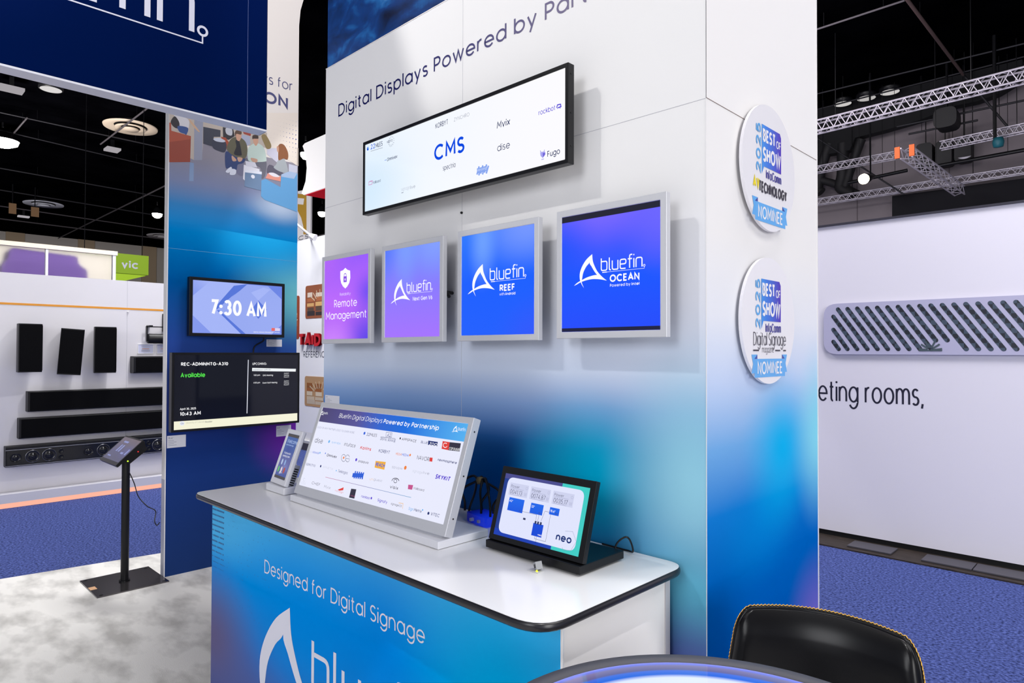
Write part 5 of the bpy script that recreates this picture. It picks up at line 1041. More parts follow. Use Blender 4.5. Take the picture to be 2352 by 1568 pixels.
# ------------------------------------------------------------------ behind the loudspeaker wall
gb = thing('glass_room', 'frosted glass meeting box with a white frame seen above the loudspeaker wall', 'glass box', (-11, 1.6, 0))
FG = Frame((-11.0, 0, 0), (0, 1, 0), (0, 0, 1))
f = MB(); f.box((-11.04, -1.5, 3.09), (-10.96, 2.88, 3.15), mat('cream_frame', (244, 228, 208), .4)); f.build('top_rail', gb)
for y_, w_ in ((2.0, .03), (2.82, .04), (-1.4, .04)):
    f = MB(); f.box((-11.03, y_, 0), (-10.97, y_ + w_, 3.09), mat('post_white', (236, 236, 244), .4)); f.build('post', gb)
fg = bpy.data.materials.new('frosted_glass'); fg.use_nodes = True; b = fg.node_tree.nodes['Principled BSDF']
b.inputs['Base Color'].default_value = (.96, .95, .93, 1); b.inputs['Transmission Weight'].default_value = 1.0; b.inputs['Roughness'].default_value = .32; b.inputs['IOR'].default_value = 1.15
f = MB(); f.box((-11.006, -1.4, 0), (-10.996, 2.82, 3.09), fg); f.build('glass_pane', gb)
f = MB(); f.box((-13.2, -3, 0), (-13.1, 3.40, 3.35), mat('cream_wall', (238, 230, 216), .7)); tag(f.build('booth_backdrop'), 'cream backdrop wall behind the frosted glass box', 'backdrop')
f = MB(); f.slab(Frame((-11.75, 0, 0), (0, 1, 0), (0, 0, 1)), rounded([(1.62, 0), (2.68, 0), (2.68, 2.92), (2.56, 3.0), (2.55, 3.12), (1.72, 3.16), (1.70, 3.0), (1.62, 2.9)], .05, 4), -.5, 0, mat('purple_fabric', (112, 84, 158), .8)); tag(f.build('purple_cabinet'), 'purple block standing blurred behind the frosted glass', 'furniture')
gs = thing('hanging_sign', 'lime green hanging sign with the letters vic, beyond the frosted glass box', 'sign', (-16, 4.5, 3.2))
FGn = Frame((-16.0, 0, 0), (0, 1, 0), (0, 0, 1)); LIME = mat('lime_green', (150, 186, 16), .5)
f = MB(); f.slab(FGn, [(3.3, 3.36), (4.815, 3.36), (4.815, 3.785), (3.3, 3.785)], -.1, 0, LIME); f.slab(FGn, [(3.3, 3.20), (4.35, 3.20), (4.815, 3.36), (3.3, 3.36)], -.5, -.02, mat('lime_bright', (178, 218, 20), .5)); f.build('sign_panel', gs)
f = MB(); fit(f, FGn, 'vic', (279, 616), (318, 617), 18, mat('sign_letter_white', (216, 216, 230), .45), .2, .002); f.build('lettering', gs)
for y_ in (3.6, 4.7):
    f = MB(); f.cyl((-16.05, y_, 3.78), (-16.05, y_, CEILZ), .008, BLACKM, 6); f.build('hanging_rod', gs)
# ================================================================== SEEN THROUGH THE GAP BEHIND THE PANEL
GY = 5.65
FT2 = Frame((0, GY, 0), (1, 0, 0), (0, 0, 1))
tw = thing('booth_wall', 'tall white booth wall with red raised letters and auditorium photos, behind the blue panel', 'booth wall', (-10.4, GY, 0))
f = MB(); f.box((-12.2, GY, .30), (-8.6, GY + .12, 3.62), mat('clean_white', (244, 244, 250), .5)); f.box((-12.2, GY - .06, 0), (-8.6, GY + .12, .12), mat('dark_plinth', (70, 66, 74), .5)); f.box((-12.2, GY - .04, .12), (-8.6, GY + .12, .16), SILVER); f.box((-12.2, GY, .16), (-8.6, GY + .12, .30), PRINTW); f.build('wall_panel', tw)
f = MB(); RED = mat('red_letters', (206, 22, 40), .4); 
a0, b0 = FT2.px(692, 795); a1, _ = FT2.px(741, 795); cap = .215
for k in range(6):
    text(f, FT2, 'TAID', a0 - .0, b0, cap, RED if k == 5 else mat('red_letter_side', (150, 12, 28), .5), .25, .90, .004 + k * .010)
f.build('raised_letters', tw)
f = MB(); fit(f, FT2, 'REFERENC', (697, 820), (746, 821), 14, mat('ref_ink', (70, 74, 92), .5), .12, .002); f.build('lettering', tw)
def picture(x0, z0, x1, z1, cols, nm):
    f = MB(); f.slab(FT2, rounded([(x0, z0), (x1, z0), (x1, z1), (x0, z1)], .05, 4), 0, .004, mat('photo_frame_' + nm, cols[0], .5)); rn = random.Random(nm)
    w_ = x1 - x0; h_ = z1 - z0
    for k, c in enumerate(cols[1:]):
        for j in range(3):
            a = x0 + w_ * (.06 + .28 * j + .03 * rn.random()); b = z0 + h_ * (.08 + .84 * k / len(cols)); rect(f, FT2, a, b, a + w_ * (.16 + .12 * rn.random()), b + h_ * (.10 + .05 * rn.random()), mat('photo_tone_%d_%d_%d' % c, c, .6), .005 + .0005 * k)
    for j in range(9):
        th = .2 + j * .28; stroke(f, FT2, [(x0 + w_ * .5 + w_ * .42 * math.cos(th) * q_, z0 + h_ * .35 + h_ * .5 * abs(math.sin(th)) * q_) for q_ in (.55, .8, 1.0)], .02, .008, mat('photo_rows', (214, 190, 160), .6))
    f.build('photo', tw)
picture(-10.51, 2.245, -9.5, 2.81, [(150, 84, 56), (52, 44, 48), (90, 70, 60), (216, 170, 110), (176, 104, 66), (222, 204, 190)], 'hall')
picture(-10.51, .75, -9.5, 1.26, [(186, 146, 106), (196, 180, 160), (206, 188, 164), (216, 200, 176), (160, 96, 50), (150, 92, 48)], 'seats')
picture(-11.3, 1.9, -10.72, 2.66, [(150, 66, 40), (110, 40, 36), (170, 90, 60), (196, 110, 70)], 'left')
ds = thing('hanging_sign', 'white hanging sign with flared ends and a red underside, left of the tower', 'sign', (-14.5, 9.4, 6.0))
FDm = Frame((0, 9.0, 0), (1, 0, 0), (0, 0, 1)); dr = [(-16.98, 7.40), (-16.80, 7.1), (-16.74, 6.74), (-16.80, 6.38), (-17.02, 6.08), (-16.9, 6.02), (-12.0, 6.02), (-12.0, 7.45), (-16.86, 7.45)]
f = MB(); f.slab(FDm, dr, -.85, 0, mat('sign_bright', (250, 250, 253), .5)); f.build('drum', ds)
f = MB(); f.box((-16.85, 9.03, 6.005), (-12.05, 9.83, 6.018), mat('sign_red', (214, 8, 36), .5)); f.build('underside', ds)
for x_ in (-16.3, -13.5):
    f = MB(); f.cyl((x_, 9.4, 7.44), (x_, 9.4, CEILZ), .012, BLACKM, 6); f.build('hanging_rod', ds)
bn = thing('hanging_banner', 'gold and white hanging banner lettered ICS in the gap above the white booth wall', 'banner', (-22.5, 12, 5.6))
FBn = Frame((0, 12, 0), (1, 0, 0), (0, 0, 1)); f = MB(); f.slab(FBn, [(-24.6, 5.55), (-22.0, 5.55), (-22.0, 7.6), (-24.6, 7.8)], -.06, 0, mat('banner_white', (206, 204, 210), .7)); f.build('cloth', bn)
f = MB(); GOLD = mat('banner_gold', (164, 128, 44), .6); patch(f, FBn, [(660, 442), (704, 447), (704, 538), (660, 538)], GOLD, .003); patch(f, FBn, [(660, 452), (699, 456), (697, 470), (660, 466)], mat('banner_white', (206, 204, 210), .7), .005)
patch(f, FBn, [(660, 480), (684, 484), (692, 500), (697, 520), (697, 538), (660, 538)], mat('banner_white', (206, 204, 210), .7), .005)
fit(f, FBn, 'ICS', (682, 551), (709, 550), 10, mat('ref_ink', (70, 74, 92), .5), .16, .006); f.build('print', bn)
for x_ in (-24.0, -22.3):
    f = MB(); f.cyl((x_, 12.03, 7.6), (x_, 12.03, CEILZ), .01, BLACKM, 6); f.build('hanging_rod', bn)
f = MB(); f.tube([ony(681, 514, GY - .5), ony(712, 540, GY - .3)], .02, PRINTW); f.cyl(ony(712, 540, GY - .3), ony(724, 546, GY - .25), .035, PRINTW, 12, .06); f.tube([ony(712, 540, GY - .3), Vector((ony(712, 540, GY).x, GY + .02, 3.60))], .015, PRINTW); o = f.build('arm_lamp')
tag(o, 'white arm light on top of the white booth wall in the gap', 'lamp')
# ================================================================== RIGHT NEIGHBOUR BOOTH
RY = 6.4
FR = Frame((0, RY, 0), (1, 0, 0), (0, 0, 1))
rb = thing('booth_wall', 'wide lavender-white booth wall on the right with black text and a giant slotted panel', 'booth wall', (-.4, RY, 0))
f = MB(); f.box((-3.4, RY, .06), (4.0, RY + .18, 2.855), mat('right_wall_print', (222, 219, 231), .55)); f.build('wall_panel', rb)
f = MB(); f.box((-3.4, RY + .02, 0), (4.0, RY + .16, .06), mat('dark_recess', (14, 13, 16), .7)); f.box((-3.42, RY - .02, 2.855), (4.0, RY + .2, 2.872), mat('dark_capping', (40, 38, 52), .6)); f.build('plinth', rb)
f = MB(); fit(f, FR, 'eting rooms,', (1880, 925), (2121, 929), 49, mat('wall_text', (24, 24, 48), .5), .11, .001); f.build('lettering', rb)
sl = thing('slotted_panel', 'long rounded grey panel with slanted dark slots on the right booth wall', 'wall panel', (-.6, RY, 1.67))
f = MB(); f.slab(FR, rounded([(-2.20, 1.675), (2.2, 1.675), (2.2, 2.137), (-2.20, 2.137)], .12, 6), .001, .03, mat('panel_lilac', (178, 176, 204), .45), mat('panel_lilac_edge', (150, 148, 176), .45)); f.build('face', sl)
dk = bpy.data.materials.new('slot_mesh'); dk.use_nodes = True; nt = dk.node_tree; g = nt.nodes.new('ShaderNodeNewGeometry'); ck = nt.nodes.new('ShaderNodeTexChecker'); ck.inputs['Scale'].default_value = 26; ck.inputs['Color1'].default_value = (*lin((28, 34, 44)), 1); ck.inputs['Color2'].default_value = (*lin((62, 76, 92)), 1)
nt.links.new(g.outputs['Position'], ck.inputs[0]); nt.links.new(ck.outputs[0], nt.nodes['Principled BSDF'].inputs['Base Color'])
f = MB()
def slot(x0, z0, x1, z1, w_=.036):
    d = Vector((x1 - x0, z1 - z0)); L_ = d.length; d.normalize(); n_ = Vector((-d.y, d.x)); pts = []
    for k in range(9): t = PI / 2 + PI * k / 8; pts.append((x0 + (d * math.cos(t) + n_ * math.sin(t)).x * w_ / 2, z0 + (d * math.cos(t) + n_ * math.sin(t)).y * w_ / 2))
    for k in range(9): t = -PI / 2 + PI * k / 8; pts.append((x1 + (d * math.cos(t) + n_ * math.sin(t)).x * w_ / 2, z1 + (d * math.cos(t) + n_ * math.sin(t)).y * w_ / 2))
    f.slab(FR, pts, .0305, .0312, dk)
top, bot, dx = 2.085, 1.722, .0
za, zb = FR.px(1914, 716), FR.px(1938, 804)
stp = .0812
for k in range(40):
    x_ = -2.075 + k * stp
    if x_ > 1.9: break
    x2 = x_ + .245; b2 = bot
    if k in (7, 8): fr_ = (.84, .72)[8 - k] if False else .80; x2 = x_ + .245 * fr_; b2 = top - (top - bot) * fr_
    slot(x_, top, x2, b2)
for x_, z_ in ((-2.115, 2.02), (-2.115, 1.90), (-2.115, 1.79)):
    L_ = (z_ - bot) / (top - bot); slot(x_, z_, x_ + .245 * L_, bot)
f.build('slots', sl)
f = MB(); cx, cz = FR.px(2139, 804); em = mat('emblem_dark', (70, 84, 92), .4)
for ang in (8, 38, 66, 114, 142, 172):
    t = math.radians(ang); stroke(f, FR, [(cx + .02 * math.cos(t), cz + .02 * math.sin(t)), (cx + .085 * math.cos(t), cz + .085 * math.sin(t) * .95)], .014, .033, em)
rect(f, FR, cx - .085, cz - .008, cx + .085, cz + .002, em, .0332); f.build('emblem', sl)
bd = MB(); bd.box((-3.6, RY - .34, 0.001), (4.0, RY + .02, .012), noisy('dark_wood_plinth', (38, 32, 30), (62, 54, 50), 9, 5, .6, stretch=(1, 8, 1, 0)))
tag(bd.build('floor_board'), 'dark wooden floor strip along the foot of the right booth wall', 'floor strip')
for k, (x_, lab) in enumerate(((2016, 'grey floor plate on the dark wooden strip, nearest the white tower'), (2190, 'grey floor plate on the dark wooden strip, middle of three'), (2310, 'grey floor plate on the dark wooden strip, farthest right'))):
    p = onz(x_, (1248, 1279, 1302)[k], .02)
    f = MB(); f.box((p.x - .17, RY - .27, .0125), (p.x + .17, RY - .06, .026), mat('plate_grey', (64, 62, 70), .5)); o = f.build('floor_plate', None, .003)
    tag(o, lab, 'floor plate', 'grey floor plates at the foot of the right booth wall')
# ================================================================== ROUND SCREEN TABLE
TC = Vector((-.489, 1.006, 0)); TZt = 1.0
tb = thing('round_table', 'round table with a charcoal rim around a bright glowing white and blue screen top', 'table', (TC.x, TC.y, 0))
RIM = mat('charcoal_rim', (66, 66, 74), .65)
f = MB(); f.lathe((TC.x, TC.y, TZt), [(.424, -.004), (.424, 0), (.457, 0), (.463, -.006), (.463, -.045), (.455, -.05), (.0, -.05)], RIM, 96); f.build('rim', tb)
scrm = bpy.data.materials.new('round_screen'); scrm.use_nodes = True; nt = scrm.node_tree; b = nt.nodes['Principled BSDF']; K = nt.links
g = nt.nodes.new('ShaderNodeNewGeometry'); s_ = nt.nodes.new('ShaderNodeVectorMath'); s_.operation = 'SUBTRACT'; s_.inputs[1].default_value = (TC.x, TC.y, TZt - .003); K.new(g.outputs['Position'], s_.inputs[0])
ln = nt.nodes.new('ShaderNodeVectorMath'); ln.operation = 'LENGTH'; K.new(s_.outputs[0], ln.inputs[0])
mr = nt.nodes.new('ShaderNodeMapRange'); mr.inputs[1].default_value = .318; mr.inputs[2].default_value = .424; K.new(ln.outputs['Value'], mr.inputs[0])
r = nt.nodes.new('ShaderNodeValToRGB'); e = r.color_ramp.elements; e[0].position = 0; e[0].color = (*lin((232, 238, 255)), 1); e[1].position = 1; e[1].color = (*lin((150, 160, 250)), 1)
for p_, c in ((.36, (226, 234, 255)), (.50, (30, 98, 222)), (.64, (70, 110, 224)), (.70, (104, 98, 150)), (.86, (132, 122, 168)), (.94, (120, 132, 240))):
    x = e.new(p_); x.color = (*lin(c), 1)
K.new(mr.outputs[0], r.inputs[0]); K.new(r.outputs[0], b.inputs['Emission Color']); b.inputs['Emission Strength'].default_value = 1.0; b.inputs['Base Color'].default_value = (.01, .01, .012, 1); b.inputs['Roughness'].default_value = .06
f = MB(); f.disc((TC.x, TC.y, TZt - .003), .425, scrm, 96); f.build('screen', tb)
f = MB(); f.lathe((TC.x, TC.y, 0), [(.0, 1.0 - .05), (.06, .95), (.05, .8), (.05, .06), (.28, .03), (.30, .011), (.0, .011)], BLACKM, 40); f.build('pedestal', tb)
# ================================================================== CHAIR
ch = thing('chair', 'black leather chair with yellow zigzag stitching around its backrest, behind the round table', 'chair', (-.60, 1.66, .009))
LEA = mat('black_leather', (11, 11, 14), .27, 0, .22, .0)
ctr = Vector((-.612, 1.772, 0)); yaw = math.radians(13)
du = Vector((math.cos(yaw), math.sin(yaw), 0)); dn = Vector((math.sin(yaw), -math.cos(yaw), 0))   # dn: the sitting side
def back_pt(u, v, off):
    """u -1..1 across, v 0..1 up; off outward to the front"""
    hw = .243 - .047 * v ** 1.5; zz = .50 + v * .524
    bow = .070 * (abs(u) ** 2.0) * (1 - .25 * v); lean = -.0 - .085 * (v - 1)
    zz -= .012 * u * u * (1 if v > .6 else 0) * (v - .6) / .4
    return ctr + du * (u * hw) + dn * (bow + lean * .9 + off) + Vector((0, 0, zz))
NU, NV = 28, 26
def rim(u, v):
    """round the two top corners"""
    rr = .17
    return u, v
def shell_uv():
    grid = []
    for j in range(NV + 1):
        v = j / 14 * .88 if j <= 14 else .88 + .12 * math.sin((j - 14) / (NV - 14) * PI / 2); row = []
        lim = 1.0
        if v > .88: lim = 1 - .13 * (1 - math.sqrt(max(0, 1 - ((v - .88) / .12) ** 2)))
        for i in range(NU + 1): row.append(((i / NU * 2 - 1) * lim, v))
        grid.append(row)
    return grid
gr = shell_uv(); vs = []; fs = []
def puff(u, v): 
    ed = min(1, (1 - abs(u)) / .16) ; et = min(1, (1 - v) / .16)
    return .022 * (1 - (1 - ed) ** 2) * (1 - (1 - et) ** 2)
for side in (1, -1):
    for row in gr:
        for (u, v) in row: vs.append(back_pt(u, v, side * .010 + side * puff(u, v)))
nn = (NU + 1) * (NV + 1)
for j in range(NV):
    for i in range(NU):
        a = j * (NU + 1) + i; fs.append((a, a + NU + 1, a + NU + 2, a + 1)); fs.append((nn + a, nn + a + 1, nn + a + NU + 2, nn + a + NU + 1))
edge = [j * (NU + 1) for j in range(NV + 1)] + [NV * (NU + 1) + i for i in range(1, NU + 1)] + [j * (NU + 1) + NU for j in range(NV - 1, -1, -1)]
for a, b_ in zip(edge, edge[1:]): fs.append((a, nn + a, nn + b_, b_))
fs.append(tuple([edge[-1], edge[0], nn + edge[0], nn + edge[-1]]))
f = MB(); f.add(vs, [q_[::-1] for q_ in fs], LEA, True); f.build('backrest', ch)
mid = [(Vector(vs[a]) + Vector(vs[nn + a])) / 2 for a in edge]
f = MB(); f.tube(mid, .0085, LEA, 8); f.build('piping', ch)
f = MB(); YST = mat('yellow_thread', (226, 178, 70), .6); L_ = 0; dens = []
acc = [0]
for a, b_ in zip(mid, mid[1:]): acc.append(acc[-1] + (b_ - a).length)
def along(s):
    for k in range(len(mid) - 1):
        if acc[k + 1] >= s: return mid[k].lerp(mid[k + 1], (s - acc[k]) / max(1e-6, acc[k + 1] - acc[k])), (mid[k + 1] - mid[k]).normalized()
    return mid[-1], (mid[-1] - mid[-2]).normalized()
s = .03; zig = 1
cen = ctr + Vector((0, 0, .7))
while s < acc[-1] - .02:
    p0, t0 = along(s); p1, t1 = along(s + .0045); out = (p0 - cen); out -= t0 * out.dot(t0); o0 = out.normalized()
    o0 = (o0 - dn * o0.dot(dn)).normalized()
    a = p0 + o0 * .0088 + dn * .005 * zig; b_ = p1 + o0 * .0088 - dn * .005 * zig
    f.cyl(a, b_, .0011, YST, 5, None, False); s += .0045; zig = -zig
f.build('stitching', ch)
f = MB(); sp_ = rounded([(-.22, -.02), (.22, -.02), (.20, .42), (-.20, .42)], .09, 5)
f.slab(Frame(ctr + dn * .06 + Vector((0, 0, .46)), du, dn * -1 if False else Vector((0, 0, 1)).cross(du) * -1), [(a, -b_) for a, b_ in sp_][::-1], -.04, .04, LEA) if False else None
vs2 = []; n_ = len(sp_)
for zz, sc_ in ((.43, .96), (.45, 1.0), (.49, 1.0), (.51, .94)): vs2 += [ctr + du * (a * sc_) + dn * (.05 + b_ * sc_) + Vector((0, 0, zz)) for a, b_ in sp_]
f.add(vs2, [(k * n_ + i, k * n_ + (i + 1) % n_, (k + 1) * n_ + (i + 1) % n_, (k + 1) * n_ + i) for k in range(3) for i in range(n_)] + [tuple(range(n_))[::-1], tuple(range(3 * n_, 4 * n_))], LEA, True); f.build('seat', ch)
for a, b_ in ((-.17, .02), (.17, .02), (-.16, .40), (.16, .40)):
    f = MB(); p = ctr + du * a + dn * (.05 + b_); f.cyl(p + Vector((0, 0, .44)), p + du * (.04 if a > 0 else -.04) + Vector((0, 0, .0095)), .013, BLACKM, 12, .010); f.build('leg', ch)
# ================================================================== UP IN THE ROOF
TR = mat('truss_aluminium', (196, 190, 200), .4, .3)
def truss(lab, p0, p1, h, bays, group='aluminium lighting trusses under the roof', hang=2):
    p0 = Vector(p0); p1 = Vector(p1); d = (p1 - p0).normalized(); up = Vector((0, 0, 1)); sd = d.cross(up).normalized()
    t = thing('lighting_truss', lab, 'truss', (p0 + p1) / 2, group)
    cor = [sd * (h / 2) * a + up * (h / 2) * b for a, b in ((-1, -1), (1, -1), (1, 1), (-1, 1))]
    for c in cor:
        f = MB(); f.cyl(p0 + c, p1 + c, h * .085, TR, 8); f.build('chord', t)
    f = MB(); L_ = (p1 - p0).length
    for k in range(bays):
        a = p0 + d * (L_ * k / bays); b = p0 + d * (L_ * (k + .5) / bays); c_ = p0 + d * (L_ * (k + 1) / bays)
        for i in range(4):
            j = (i + 1) % 4; f.cyl(a + cor[i], b + cor[j], h * .045, TR, 5); f.cyl(b + cor[j], c_ + cor[i], h * .045, TR, 5)
    f.build('bracing', t)
    for k in range(hang):
        q = p0 + d * (L_ * (k + .5) / hang); f = MB(); f.cyl(q + up * h / 2, Vector((q.x, q.y, CEILZ - .004)), .009, BLACKM, 6); f.build('hanger', t)
    return t
truss('longest aluminium truss, highest on the right, running above the grey wall', ony(1790, 314, 15), ony(2420, 156, 15), .23, 20)
truss('aluminium truss stub with an open end at centre, left of the orange-ended truss', ony(1840, 397, 18), ony(2055, 357, 18), .16, 11)
truss('short aluminium truss on the right beside the teal hoist', ony(2160, 335, 18), ony(2400, 284, 18), .17, 11)
truss('low aluminium truss with a violet tint just above the right booth wall', ony(1840, 470, 19.3), ony(2400, 383, 19.3), .16, 22)
t5 = truss('aluminium truss with orange end plates running away from the viewer on the right', onz(2082, 350, 5.6), onz(2204, 438, 5.6), .20, 10, hang=1)
f = MB(); p = onz(2078, 349, 5.6)
for s_ in (-.12, .13): f.box((p.x + s_ - .045, p.y - .05, p.z - .11), (p.x + s_ + .045, p.y - .02, p.z + .11), mat('orange_plate', (226, 96, 24), .5))
f.build('end_plate', t5)
def fixture(lab, x, y, r, z=8.45, kind='disc', em=1.0, group='round lights in the black roof'):
    p = onz(x, y, z); t = thing('ceiling_light', lab, 'ceiling light', (p.x, p.y, z), group)
    f = MB(); f.lathe(p, [(r * 1.15, .1), (r * 1.15, 0), (r, -.01)], BLACKM, 28); f.cyl(p + Vector((0, 0, .02)), Vector((p.x, p.y, CEILZ - .004)), .04, BLACKM, 8); f.build('housing', t)
    f = MB(); f.lathe(p, [(r, -.01), (r * .6, -.03), (0, -.04)], lampmat('light_%g' % em, (250, 246, 244), em), 28); f.build('diffuser', t)
fixture('round pale roof light, leftmost of three above the long right truss', 1936, 238, .21, em=.62); fixture('round pale roof light, middle of three above the long right truss', 1990, 225, .22, em=.5); fixture('round pale roof light, rightmost of three above the long right truss', 2044, 211, .22, em=.6)
fixture('round pale roof light close under the navy header sign', 117, 205, .24, em=.75)
for x, y, r, lab in ((6, 326, .42, 'glaring high bay lamp at the far left edge under the header sign'), (361, 493, .22, 'bright high bay lamp against the white edge of the blue panel'), (702, 355, .17, 'bright high bay lamp in the gap beside the white hanging sign'), (740, 490, .2, 'bright high bay lamp in the gap beside the tower edge, lower of two')):
    p = onz(x, y, 8.0); t = thing('high_bay_lamp', lab, 'lamp', (p.x, p.y, 8.0), 'glaring high bay lamps')
    f = MB(); f.lathe(p, [(.06, .34), (r * .6, .26), (r, .04)], BLACKM, 24); f.cyl(p + Vector((0, 0, .45)), Vector((p.x, p.y, CEILZ - .004)), .03, BLACKM, 8); f.build('reflector', t)
    f = MB(); f.lathe(p, [(r * .98, .05), (r * .9, -.06), (r * .5, -.14), (0, -.17)], lampmat('high_bay_glow', (255, 252, 246), 14.0), 24); f.build('bulb', t)
for x, y, r, lab, c in ((300, 294, .74, 'large round cream air diffuser, nearest of three in the roof', (188, 172, 154)), (100, 470, .80, 'round white air diffuser lower in the roof, left of the other two', (206, 208, 220)), (372, 543, .82, 'round pale air diffuser half hidden by the blue panel', (200, 196, 200))):
    p = onz(x, y, 8.48); t = thing('air_diffuser', lab, 'air vent', (p.x, p.y, 8.2), 'round air diffusers in the roof'); m = lampmat('diffuser_%d' % c[2], c, .02) if False else mat('diffuser_%d' % c[2], c, .6)
    f = MB()
    for a, b, h in ((1.0, .60, 0), (.565, .34, -.04), (.30, .0, -.07)): f.lathe(p, [(r * b, h + .05), (r * a * .98, h - .0), (r * a, h + .04)] if b else [(0, h), (r * a, h), (r * a, h + .04)], m, 40)
    f.build('rings', t)
    f = MB(); f.cyl(p + Vector((0, 0, .05)), Vector((p.x, p.y, CEILZ - .004)), r * .9, BLACKM, 32); f.build('duct', t)
PIPE = mat('roof_pipe', (74, 69, 74), .6); PIPED = mat('roof_pipe_dark', (26, 25, 31), .6)
def pipe(lab, pts, r=.035, m=PIPE, z=8.3, Yp=None):
    q = [ony(*p, Yp) if Yp else onz(*p, z) for p in pts]
    r *= .68
    f = MB(); f.tube(q, r, m, 8)
    for k in (.2, .8):
        a = q[0].lerp(q[1], k); f.cyl(a, Vector((a.x, a.y, CEILZ - .004)), .006, BLACKM, 5)
    tag(f.build('roof_pipe'), lab, 'pipe', 'pipes and rods in the black roof')
for lab, pts, r, m in (('long thin roof pipe passing just above the largest cream diffuser', ((0, 258), (378, 340)), .03, PIPED), ('thin roof pipe passing the glaring lamp at far left', ((0, 299), (378, 388)), .028, PIPED), ('long thin roof pipe in the middle of the dark roof at left', ((0, 386), (376, 453)), .035, PIPED),
        ('thin roof pipe just above the white round diffuser', ((0, 436), (376, 497)), .04, PIPED), ('bluish roof pipe behind the white round diffuser', ((0, 473), (376, 528)), .04, PIPE), ('lowest roof pipe above the frosted glass box', ((0, 502), (376, 549)), .05, PIPE),
        ('slanting grey rod crossing the largest cream diffuser', ((339, 248), (231, 331)), .035, PIPE), ('slanting grey rod above the glaring lamp at far left', ((62, 271), (15, 325)), .035, PIPE), ('long slanting brown rod meeting the white edge of the blue panel', ((378, 427), (134, 547)), .045, PIPE),
        ('dark horizontal rod at the top right near the tower', ((1850, 76), (2078, 1)), .03, PIPE), ('thick slanting brown pipe across the upper right roof', ((2081, -4), (2213, 172)), .05, mat('roof_pipe_brown', (84, 66, 64), .6)), ('faint long roof rod above the three round lights', ((1850, 222), (2352, 100)), .03, PIPED), ('faint long roof rod between the brown pipe and the long truss', ((1850, 258), (2352, 130)), .03, PIPED)):
    pipe(lab, pts, r, m)
for lab, pts, r, m in (('slanting dark brown rod below the long truss at far right', ((2213, 172), (2317, 294)), .05, PIPED), ('long dark rod slanting down over the grey wall beside the tower', ((1850, 300), (2076, 446)), .04, PIPED), ('dark horizontal rod above the hanging black speakers', ((2087, 308), (2246, 276)), .05, PIPED), ('thin dark pipe crossing the grey wall behind the black box', ((2060, 291), (2360, 229)), .05, PIPED), ('thick dark beam under the hanging black speakers', ((2149, 382), (2360, 343)), .09, BLACKM), ('dark beam behind the glowing spotlight', ((1948, 420), (2084, 391)), .09, BLACKM)):
    pipe(lab, pts, r * .75, m, 0, 18.8)
for x0, x1, y0, y1, lab in ((2104, 2141, 332, 382, 'black hanging loudspeaker, left of the three on the grey wall'), (2148, 2186, 326, 376, 'black hanging loudspeaker, middle of the three on the grey wall'), (2191, 2230, 316, 366, 'black hanging loudspeaker with a pale crescent, right of the three on the grey wall')):
    fr = Frame((0, 19.45, 0), (1, 0, 0), (0, 0, 1)); a, b1 = fr.px(x0, y0); a1, b0 = fr.px(x1, y1)
    t = thing('hanging_speaker', lab, 'loudspeaker', ((a + a1) / 2, 19.6, b0), 'black loudspeakers hung on the far wall')
    f = MB(); f.slab(fr, rounded([(a, b0), (a1, b0), (a1, b1), (a, b1)], .1, 4), -.38, 0, mat('black_speaker', (12, 11, 15), .6)); f.build('cabinet', t)
    f = MB(); f.cyl(((a + a1) / 2, 19.65, b1), ((a + a1) / 2, 19.65, CEILZ - .004), .012, BLACKM, 6); f.build('hanger', t)
    if x0 > 2190:
        f = MB(); f.flat(fr, [(a + .08 + .28 * (k / 10), b0 + .09 + .05 * (1 - ((k - 5) / 5) ** 2) * -1) for k in range(11)], .004, mat('pale_cone', (200, 196, 206), .5)); f.build('cone', t)
fr = Frame((0, 18.2, 0), (1, 0, 0), (0, 0, 1)); a, b1 = fr.px(2143, 252); a1, b0 = fr.px(2197, 286)
f = MB(); f.slab(fr, rounded([(a, b0), (a1, b0), (a1, b1), (a, b1)], .16, 4), -.5, 0, mat('black_speaker', (12, 11, 15), .6)); f.cyl(((a + a1) / 2, 18.45, b1), ((a + a1) / 2, 18.45, CEILZ - .004), .03, BLACKM, 6)
tag(f.build('hanging_box'), 'rounded black box hanging on the grey wall above the three black speakers', 'equipment box')
p = ony(1984, 411, 17.5); t = thing('spotlight', 'glowing warm white spotlight hanging beneath the truss stub beside the tower', 'spotlight', p)
f = MB(); f.lathe(p, [(.0, -.12), (.07, -.11), (.12, -.04), (.125, .02), (.10, .08)], lampmat('spot_glow', (255, 246, 214), 6.0), 24, (.3, .9, .3)); f.build('bulb', t)
f = MB(); f.lathe(p, [(.12, .04), (.12, .12), (.06, .34), (0, .36)], BLACKM, 20, (.3, .9, .3)); f.cyl(p + Vector((.08, .25, .1)), (p.x + .08, p.y + .25, CEILZ - .004), .02, BLACKM, 6); f.build('housing', t)
p = ony(2293, 326, 17.5); t = thing('chain_hoist', 'teal chain hoist hanging at the right trusses', 'hoist', p)
f = MB(); f.lathe(p, [(0, -.12), (.09, -.105), (.11, 0), (.09, .09), (0, .105)], mat('hoist_teal', (24, 96, 108), .5), 20); f.build('motor', t)
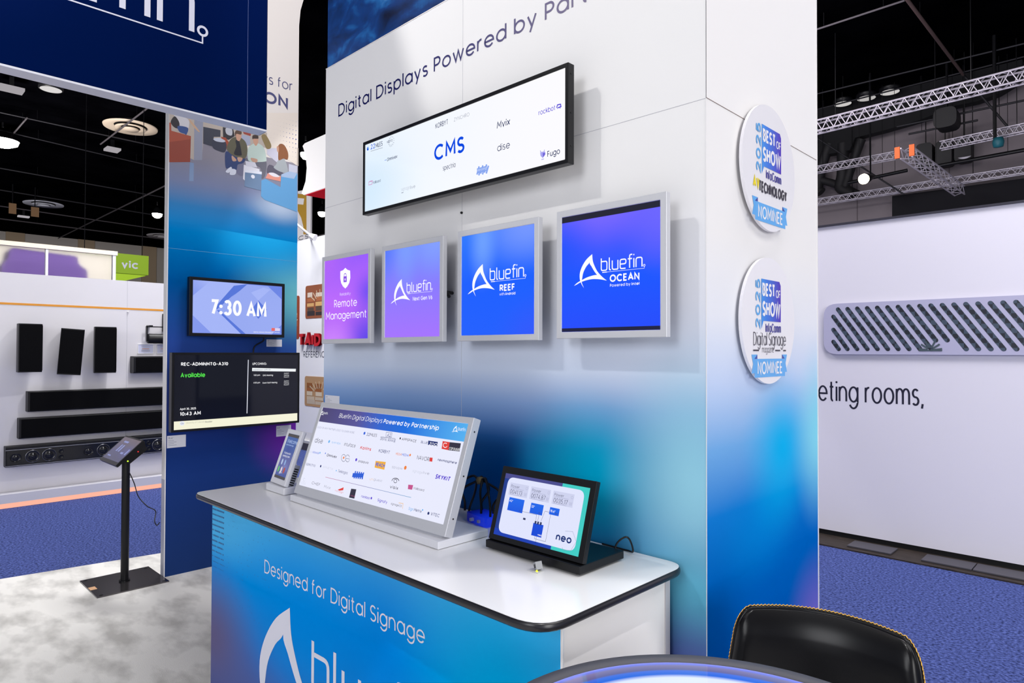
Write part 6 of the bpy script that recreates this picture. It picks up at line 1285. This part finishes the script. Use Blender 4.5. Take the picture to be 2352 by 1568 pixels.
f = MB(); f.cyl(p + Vector((-.06, 0, .1)), (p.x - .06, p.y, CEILZ - .004), .035, BLACKM, 8); f.build('chain', t)
# black steel tree-like bracing left of the grey wall
t = thing('roof_brace', 'black branching steel column on the far grey wall beside the tower', 'steel column', ony(1935, 400, 19.5))
STL = mat('black_steel', (12, 11, 15), .7)
for pts, w_ in ((((1936, 330), (1935, 400), (1930, 430), (1960, 446)), .42), (((1978, 320), (1958, 375), (1940, 430)), .34), (((1905, 330), (1888, 380), (1878, 430), (1886, 442)), .40), (((1880, 412), (1925, 425), (1970, 446)), .30)):
    f = MB(); q = smooth_path([ony(x, y, 19.5) for x, y in pts], 5); f.tube(q, w_ * .36, STL, 10); f.build('steel_member', t)
for x0, x1, y0, y1, lab in ((182, 201, 412, 441, 'tan cloth panel hanging in the middle of the dark roof'), (20, 37, 466, 492, 'tan cloth panel hanging left of the white round diffuser'), (71, 89, 475, 499, 'tan cloth panel hanging under the white round diffuser')):
    fr = Frame((-34, 0, 0), (0, 1, 0), (0, 0, 1)); a, b1 = fr.px(x0, y0); a1, b0 = fr.px(x1, y1)
    f = MB(); f.fbox(fr, a, b0, 0, a1, b1, .05, mat('tan_cloth', (112, 84, 56), .8)); f.cyl(fr.P((a + a1) / 2, b1, .02), Vector((-34, (a + a1) / 2, CEILZ - .004)), .02, BLACKM, 5)
    tag(f.build('hanging_cloth'), lab, 'hanging cloth', 'tan cloth panels hanging from the roof')
for x, y, w_, d_, lab in ((258, 346, .40, .22, 'pale rectangular roof light below the largest diffuser'), (54, 499, .46, .14, 'pale rectangular roof light under the white round diffuser'), (26, 208, .5, .2, 'pale rectangular fixture at the upper left corner beneath the header')):
    p = onz(x, y, 8.25); f = MB(); f.box((p.x - d_, p.y - w_ / 2, 8.25), (p.x + d_, p.y + w_ / 2, 8.32), lampmat('panel_light', (216, 210, 216), .55)); f.box((p.x - .05, p.y - .05, 8.32), (p.x + .05, p.y + .05, CEILZ - .004), BLACKM)
    tag(f.build('panel_light'), lab, 'ceiling light', 'rectangular roof lights')
